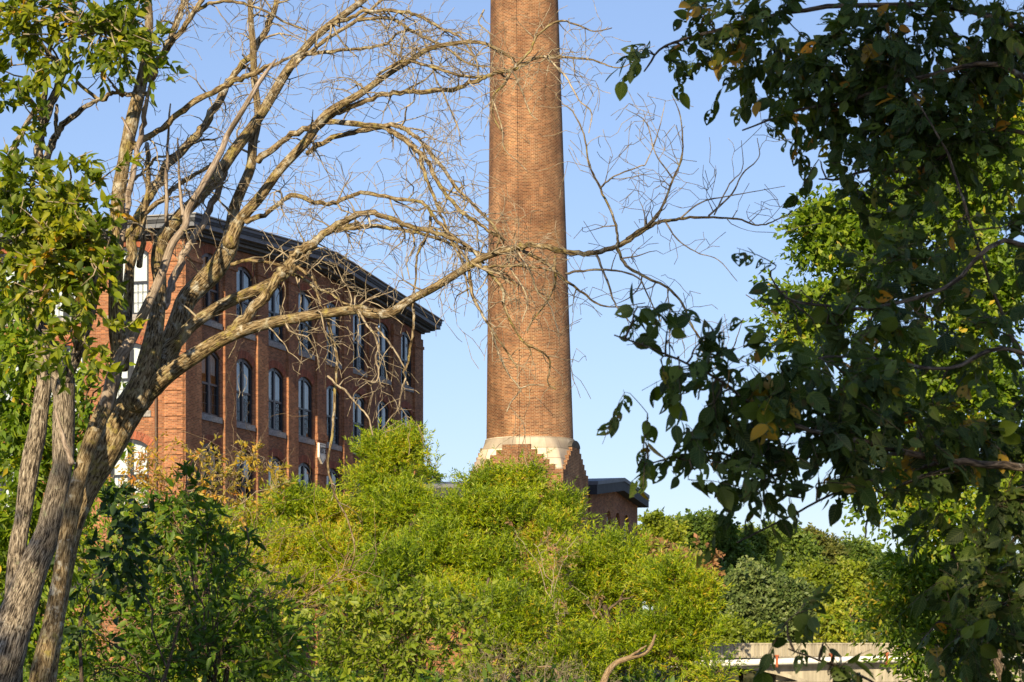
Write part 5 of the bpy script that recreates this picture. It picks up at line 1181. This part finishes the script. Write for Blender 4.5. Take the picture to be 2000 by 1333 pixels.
# ---- dark undergrowth at lower left
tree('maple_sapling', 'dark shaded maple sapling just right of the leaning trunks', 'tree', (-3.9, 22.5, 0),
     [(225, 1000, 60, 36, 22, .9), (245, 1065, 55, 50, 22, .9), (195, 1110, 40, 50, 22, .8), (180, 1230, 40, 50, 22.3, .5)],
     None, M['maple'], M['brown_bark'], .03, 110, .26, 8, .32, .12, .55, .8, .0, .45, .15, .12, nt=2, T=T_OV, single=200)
tree('ash_sapling', 'feathery green ash sapling in front of the willows, left of centre', 'tree', (-3.0, 24.5, 0),
     [(340, 1000, 50, 50, 24, 1), (375, 970, 34, 40, 24, .9), (420, 1040, 60, 40, 24, .9), (330, 1090, 70, 60, 24, 1), (430, 1110, 80, 60, 24, 1), (350, 1190, 90, 70, 24, 1), (480, 1190, 80, 70, 23.6, 1), (300, 1280, 90, 70, 24, 1), (430, 1290, 100, 60, 23.6, 1), (550, 1270, 70, 60, 23.6, .9), (540, 1170, 40, 40, 24, .6), (200, 1310, 80, 50, 23, 1), (590, 1320, 60, 30, 23.8, .8), (480, 1060, 30, 20, 24, .5)],
     None, M['ash'], M['brown_bark'], .03, 62, .24, 10, .4, .125, .5, .75, .05, .5, .17, .14, nt=4, T=T_OVN, Tm=T_OVN, single=300, twigs=260)
tree('buckthorn_shrub', 'bright round leaved shrub at bottom, left of the willow trunks', 'shrub', (-1.9, 36, 0),
     [(820, 1170, 70, 30, 35, .8), (900, 1180, 50, 30, 35, .8), (930, 1215, 50, 25, 35, .7), (740, 1200, 60, 40, 35, .9), (680, 1230, 60, 50, 35, 1), (780, 1250, 80, 50, 35, 1), (870, 1260, 70, 40, 35, .7), (660, 1300, 60, 50, 35, 1), (760, 1310, 90, 40, 35, 1), (860, 1320, 60, 30, 35, .7), (640, 1190, 35, 30, 35, .8)],
     None, M['bright'], M['brown_bark'], .03, 85, .34, 9, .42, .115, .2, .75, .2, .55, .17, .14, nt=5, T=T_OV, single=300, twigs=260)
tree('thicket_shrub', 'sunny yellow green thicket behind the feathery ash sapling, below the mill corner', 'shrub', (-5.6, 41, 0),
     [(180, 1050, 60, 40, 40, 1), (260, 1010, 60, 36, 40, 1), (340, 1040, 70, 40, 40, 1), (430, 1020, 60, 40, 40, .9), (200, 1130, 80, 50, 40, 1), (320, 1120, 80, 50, 40, 1), (440, 1110, 70, 50, 40, 1), (150, 1220, 90, 60, 40, 1), (300, 1220, 90, 60, 40, 1), (450, 1220, 90, 60, 40, 1), (560, 1250, 60, 60, 40, 1), (120, 1310, 90, 50, 40, 1), (300, 1310, 100, 50, 40, 1), (480, 1320, 100, 40, 40, 1)],
     None, M['fresh'], M['brown_bark'], .04, 170, .36, 9, .42, .125, .3, .75, .1, .55, .17, .14, nt=4, T=blade(.42), single=0)
# ---- yellowing shrubs before the mill
tree('yellowing_shrub', 'thin yellowing shrub with bare pale twigs in front of the mill corner', 'shrub', (-6.6, 46, 0),
     [(250, 920, 45, 35, 45, .7), (300, 900, 40, 30, 45, .6), (240, 970, 50, 30, 45, .9), (320, 960, 60, 40, 45, .8), (390, 900, 40, 34, 45, .6), (440, 940, 50, 50, 45, .7), (500, 900, 45, 40, 45, .8), (530, 950, 35, 40, 45, .8), (400, 975, 50, 30, 45, .8), (470, 985, 40, 25, 45, .7)],
     None, M['autumn'], M['twig'], .03, 62, .32, 8, .4, .115, .3, .75, .3, .5, .2, .16, nt=5, T=T_OVN, twigs=420)
# ---- willows
def willow(label, base, blobs, tint=.5, dens=1.0, r0=.13, nt=2, fork=.45):
    return tree('willow_tree', label, 'willow', base, blobs, None, M['willow'], M['brown_bark'], r0, 205 * dens, .32, 22, .58, .12, .12, .55, .75, tint, .20, .15, 'yellow green willows along the river bank', nt=nt, T=T_WILLOW, twigs=160, fork=fork, shell=.80)
willow('tall willow directly in front of the mill right end', (-3.6, 63, 0),
       [(770, 895, 60, 50, 62, 1), (800, 870, 40, 30, 62, 1), (730, 890, 40, 30, 62, .9), (740, 950, 80, 50, 62, 1), (830, 920, 20, 30, 62, .6), (790, 1000, 90, 60, 61, 1), (720, 1050, 90, 60, 61, 1)], dens=1, tint=0.50)
willow('low spreading willow left of the tall one, under the date stone', (-6.2, 61, 0),
       [(620, 1000, 70, 50, 60, 1), (560, 990, 55, 42, 60, 1), (490, 1040, 55, 50, 60, .9), (560, 1080, 80, 60, 59, 1), (660, 1090, 80, 60, 59, 1), (590, 1160, 80, 60, 58.5, 1), (500, 1120, 55, 50, 59, 1), (690, 1170, 70, 60, 58.5, 1), (640, 1010, 50, 40, 60, 1)], dens=1, tint=0.62)
willow('broad willow in front of the chimney base', (0.1, 61, 0),
       [(1000, 962, 85, 34, 60, 1), (1015, 930, 42, 18, 60, .9), (945, 955, 50, 36, 60, .9), (1090, 992, 52, 42, 60, .9), (900, 1010, 80, 55, 59, 1), (990, 1020, 90, 60, 59, 1), (1090, 1060, 80, 60, 59, .9), (860, 1090, 90, 70, 58, 1.1), (880, 1180, 80, 55, 57, 1.1), (800, 1110, 70, 60, 58, 1), (960, 1190, 70, 50, 57, .8), (960, 1110, 80, 60, 58, .9), (1040, 1150, 70, 50, 58, .7), (1126, 1010, 26, 40, 60, .8)], dens=1, nt=3, tint=0.45)
willow('willow leaning right, below the boiler house', (2.9, 57, 0),
       [(1188, 1080, 46, 28, 56, 1), (1135, 1105, 56, 54, 56, .9), (1220, 1110, 60, 60, 56, 1), (1180, 1180, 80, 60, 56, .9), (1270, 1160, 60, 60, 55, 1), (1110, 1200, 60, 60, 56, .8), (1238, 1085, 24, 30, 56, .8)], dens=1, tint=0.44)
willow('rightmost willow, overlapping the left end of the bridge', (4.6, 55, 0),
       [(1320, 1140, 60, 50, 54, 1), (1370, 1170, 50, 50, 54, 1), (1330, 1220, 80, 60, 54, 1), (1270, 1260, 80, 60, 54, .9), (1350, 1280, 50, 50, 54, 1), (1400, 1318, 32, 26, 52, .8), (1200, 1280, 60, 50, 54, .6), (1390, 1240, 22, 30, 54, .7)], dens=1, tint=0.48)
willow('low willow at bottom centre with dark visible stems', (-0.2, 53, 0),
       [(780, 1120, 90, 50, 52, .9), (840, 1200, 80, 50, 52, .7), (970, 1190, 70, 40, 52, .8), (1050, 1220, 80, 40, 52, .8), (1130, 1270, 70, 40, 52, .7), (980, 1260, 90, 40, 52, .8), (1060, 1310, 110, 30, 52, .9), (920, 1310, 60, 30, 52, .8), (1170, 1320, 60, 25, 52, .8), (700, 1290, 80, 50, 52, .9)], dens=.9, nt=3, tint=0.40)
tree('dry_shrub', 'patchy shrub with dry pinkish leaves among the willows, below the chimney', 'shrub', (1.0, 55, 0),
     [(1045, 1070, 34, 18, 54.5, .5), (1085, 1092, 40, 18, 54.5, .55), (1010, 1050, 22, 14, 54.5, .35), (1120, 1060, 30, 16, 54.5, .35), (1150, 1190, 40, 24, 50, .3), (1100, 1200, 30, 20, 50, .3)],
     None, M['far_red'], M['twig'], .03, 60, .3, 8, .35, .10, .3, .75, .2, .6, .2, .2, nt=3, T=blade(.45), twigs=90)
def bare_shrub(label, base, n, h, spread, r, seed_grav=.02, lv=2):
    root = thing('bare_shrub', label, 'shrub', tuple(base)); out = []
    for _ in range(n):
        d = np.array((rng.normal() * spread, rng.normal() * spread * .6, 1.0)); twig(np.array(base) + rng.normal(size=3) * np.array((.25, .2, 0)), d, h * rng.uniform(.6, 1.1), r * rng.uniform(.5, 1.1), lv, seed_grav, out, .22, .15)
    link('stems', tube_mesh('stems', out, 4), M['tan_bark'] if r > .02 else M['twig'], root, 'stuff')
bare_shrub('tangle of dry tan stems at bottom, left of the curved bough', (P(1120, 1265 + 150, 49.5) * (1, 1, 0)), 6, 1.9, .5, .02)
bare_shrub('tangle of dry grey stems at bottom, under the chimney', (P(960, 1265 + 150, 50) * (1, 1, 0)), 5, 2.2, .45, .016)
bare_shrub('pale bare twigs rising before the mill corner, among yellowing leaves', (P(440, 1265 + 166, 44.6) * (1, 1, 0)), 16, 5.6, .20, .034, lv=1)
# curved bare bough and standing stems under the willows
snag = thing('fallen_bough', 'curved tan bare bough at bottom centre, under the right willows', 'branch', tuple(P(1170, 1400, 50)))
pp, rr = limb([(1165, 1400), (1180, 1330), (1200, 1298), (1230, 1285), (1258, 1277), (1272, 1262), (1280, 1240)], 16, 5, 50, 50, ws=[18, 14, 11, 10, 9, 7, 4]); link('bough', tube_mesh('bough', [(pp, rr)], 9, knob=.05), M['tan_bark'], snag)
pp, rr = limb([(1225, 1286), (1250, 1270), (1262, 1262)], 6, 3, 50, 49.8); link('branchlet', tube_mesh('branchlet', [(pp, rr)], 6), M['tan_bark'], snag)
pp, rr = limb([(1130, 1420), (1100, 1340), (1080, 1305), (1050, 1303)], 8, 3, 50, 50); link('branchlet', tube_mesh('branchlet', [(pp, rr)], 6), M['tan_bark'], snag)
for k, (lab, tr, ws) in enumerate((('dark upright stem below the low willow, left of the pair', [(945, 1420), (945, 1300), (948, 1230), (942, 1180), (955, 1130)], [12, 10, 9, 8, 5]), ('thicker dark upright trunk below the low willow, right of the pair', [(1008, 1420), (1010, 1320), (1005, 1260), (1020, 1200), (1012, 1140)], [26, 22, 17, 12, 7]), ('dark slanting trunk under the tall willow', [(790, 1400), (782, 1250), (772, 1150), (790, 1090)], [18, 15, 13, 8]))):
    q = thing('tree_stem', lab, 'tree trunk', tuple(P(tr[0][0], tr[0][1], 53.2)))
    pp, rr = limb(tr, 0, 0, 53.2, 53.2, ws=ws); link('trunk', tube_mesh('trunk', [(pp, rr)], 10, knob=.06), M['brown_bark'], q)
# undergrowth along the bank
def ground_mass(name, label, x0, x1, y0, y1, n, h, mat, llen, T):
    X = rng.uniform(x0, x1, n); Y = rng.uniform(y0, y1, n); gz_ = ground_z(X, Y); ok = gz_ > -0.3; X, Y, gz_ = X[ok], Y[ok], gz_[ok]; n = len(X)
    hh = h * (0.5 + 0.8 * (0.5 + 0.5 * np.sin(X * 1.3 + Y * 0.7) * np.sin(Y * 0.9 - X * 0.4)))
    O = np.stack([X, Y, gz_ + hh * rng.random(n)], -1); Dv = unit(rng.normal(size=(n, 3)) + np.array((0, -0.3, 0.8)))
    o = link(name, leaf_mesh(name, T, *leaves_on(O, Dv, rng.integers(0, 60, n), 5, .3, llen, .3, .8, .45, .2, .1)), mat, None, 'stuff'); tag(o, label, 'undergrowth')
ground_mass('undergrowth', 'tangled green undergrowth along the river bank', -22, 4.2, 48, 92, 9000, 0.8, M['ash'], .18, T_BLADE)
ground_mass('near_undergrowth', 'low green plants round the feet of the leaning trunks', -9, 2.2, 23, 40, 4500, 1.0, M['ash'], .15, blade(.4))
# ---- far trees beyond the bridge
FT = [('far_tree', 'light green feathery tree just right of the boiler house', 'far_yellow', (10.5, 172), [(1275, 1030, 40, 30, 172, .8), (1260, 1065, 30, 30, 172, .7), (1310, 1050, 30, 30, 172, .7)], .5),
      ('far_tree', 'dark green tree with a ragged top, right of the feathery tree', 'far_green', (15, 180), [(1365, 1025, 40, 26, 180, .9), (1335, 1035, 26, 24, 180, .8), (1400, 1040, 40, 30, 180, 1), (1360, 1070, 50, 30, 180, 1), (1420, 1075, 40, 30, 180, 1)], .5),
      ('far_tree', 'broad rounded dark green tree on the far bank skyline', 'far_green', (22.4, 190), [(1520, 1050, 46, 22, 190, 1), (1550, 1075, 50, 34, 190, 1), (1490, 1080, 40, 34, 190, 1), (1530, 1110, 60, 36, 190, 1), (1465, 1050, 26, 20, 190, .8)], .62),
      ('far_tree', 'olive tree sloping down right of the rounded dark one', 'far_olive', (25.5, 195), [(1585, 1060, 36, 24, 195, .9), (1615, 1080, 36, 30, 195, .9), (1600, 1110, 40, 36, 195, .9)], .6),
      ('far_tree', 'small feathery dark tree at the low right end of the skyline', 'far_green', (30, 200), [(1670, 1070, 30, 16, 200, .6), (1700, 1090, 34, 26, 200, .9), (1660, 1110, 34, 30, 200, 1)], .6),
      ('far_tree', 'bright yellow green tree low on the far bank', 'far_yellow', (23.5, 176), [(1585, 1120, 40, 26, 176, 1), (1570, 1150, 44, 34, 176, 1), (1610, 1150, 36, 34, 176, 1), (1600, 1185, 26, 26, 176, .8)], .4),
      ('far_tree', 'yellow green tree with an orange tip near the right foliage', 'far_yellow', (27, 178), [(1650, 1125, 30, 26, 178, 1), (1675, 1115, 24, 20, 178, .8), (1660, 1160, 34, 34, 178, 1)], .6),
      ('far_tree', 'large silvery green tree standing directly behind the bridge', 'far_silver', (19.5, 158), [(1480, 1130, 50, 30, 157, 1), (1440, 1150, 40, 34, 157, .9), (1520, 1160, 60, 40, 157, 1), (1470, 1190, 60, 40, 157, 1), (1560, 1200, 50, 36, 157, 1), (1510, 1225, 60, 30, 157, 1), (1450, 1225, 40, 30, 157, 1), (1580, 1235, 36, 26, 157, 1)], .5),
      ('far_shrub', 'russet and pink tinged bush between the boiler house and dark tree', 'far_red', (10.4, 128), [(1260, 1085, 30, 24, 128, .8), (1300, 1090, 30, 26, 128, .8), (1345, 1115, 34, 24, 128, .8), (1290, 1115, 34, 22, 128, .9), (1385, 1110, 26, 20, 128, .6)], .5),
      ('far_shrub', 'pale yellow shrub against the parapet, left of the right hand foliage', 'far_yellow', (20.5, 145), [(1620, 1215, 26, 30, 145, .8), (1640, 1240, 30, 22, 145, .9), (1600, 1245, 20, 14, 145, .7)], .75),
      ('far_shrub', 'yellow green shrub rising behind the middle of the parapet', 'far_yellow', (14.5, 144), [(1440, 1242, 30, 16, 144, .9), (1480, 1248, 30, 12, 144, .9), (1400, 1240, 26, 22, 144, .9)], .4),
      ('far_tree', 'dense green tree behind the rightmost willow', 'far_green', (12.5, 165), [(1400, 1140, 50, 36, 165, 1), (1360, 1170, 50, 40, 165, 1), (1300, 1150, 50, 40, 165, 1), (1420, 1190, 50, 40, 165, 1)], .5),
      ('far_tree', 'green tree filling the far bank at the right edge', 'far_green', (37, 178), [(1740, 1120, 50, 40, 178, 1), (1820, 1110, 60, 50, 178, 1), (1920, 1100, 80, 60, 178, 1), (1760, 1190, 80, 50, 178, 1), (1880, 1200, 90, 60, 178, 1)], .5),
      ('far_tree', 'bushy dark tree on the far bank behind the silvery one', 'far_green', (18, 185), [(1460, 1110, 50, 40, 184, 1), (1400, 1110, 50, 36, 184, 1), (1500, 1150, 50, 40, 184, 1), (1620, 1200, 50, 50, 184, 1), (1560, 1190, 50, 50, 184, 1)], .45),
      ('far_tree', 'pale green hillside tree standing tallest at the back of the far bank', 'far_yellow', (24, 215), [(1450, 1062, 70, 30, 215, 1), (1540, 1066, 60, 26, 215, 1), (1490, 1100, 70, 40, 215, 1)], .4),
      ('far_tree', 'green hillside tree at the back, descending towards the right edge', 'far_green', (31, 215), [(1610, 1085, 60, 26, 215, 1), (1680, 1100, 50, 26, 215, 1), (1640, 1130, 70, 40, 215, 1)], .65),
      ('far_tree', 'small green tree peeping over the boiler house roof left of the chimney', 'far_green', (-5.4, 160), [(845, 938, 22, 14, 160, .9), (840, 960, 30, 20, 160, .9)], .5)]
for nm, lab, mt, (bx_, by_), blobs, ti in FT:
    tree(nm, lab, 'shrub' if 'shrub' in nm else 'tree', (bx_, by_, 0 if ground_z(np.array(bx_), np.array(by_)) > -.5 else -2), blobs, None, M[mt], M['brown_bark'], .2, 60, .75, 10, .7, .30, .2, .8, .5, ti, .16, .16, 'trees on the far bank beyond the bridge' if 'tree' in nm else 'shrubs near the bridge', T=T_BLADE)
ground_mass('far_wood', 'distant belt of trees low on the horizon behind the river', -12, 190, 235, 330, 7000, 11.5, M['far_green'], 1.1, T_BLADE)
ground_mass('far_undergrowth', 'low green growth on the far bank beyond the bridge', 6, 60, 152, 180, 5000, 2.2, M['far_olive'], .4, T_BLADE)
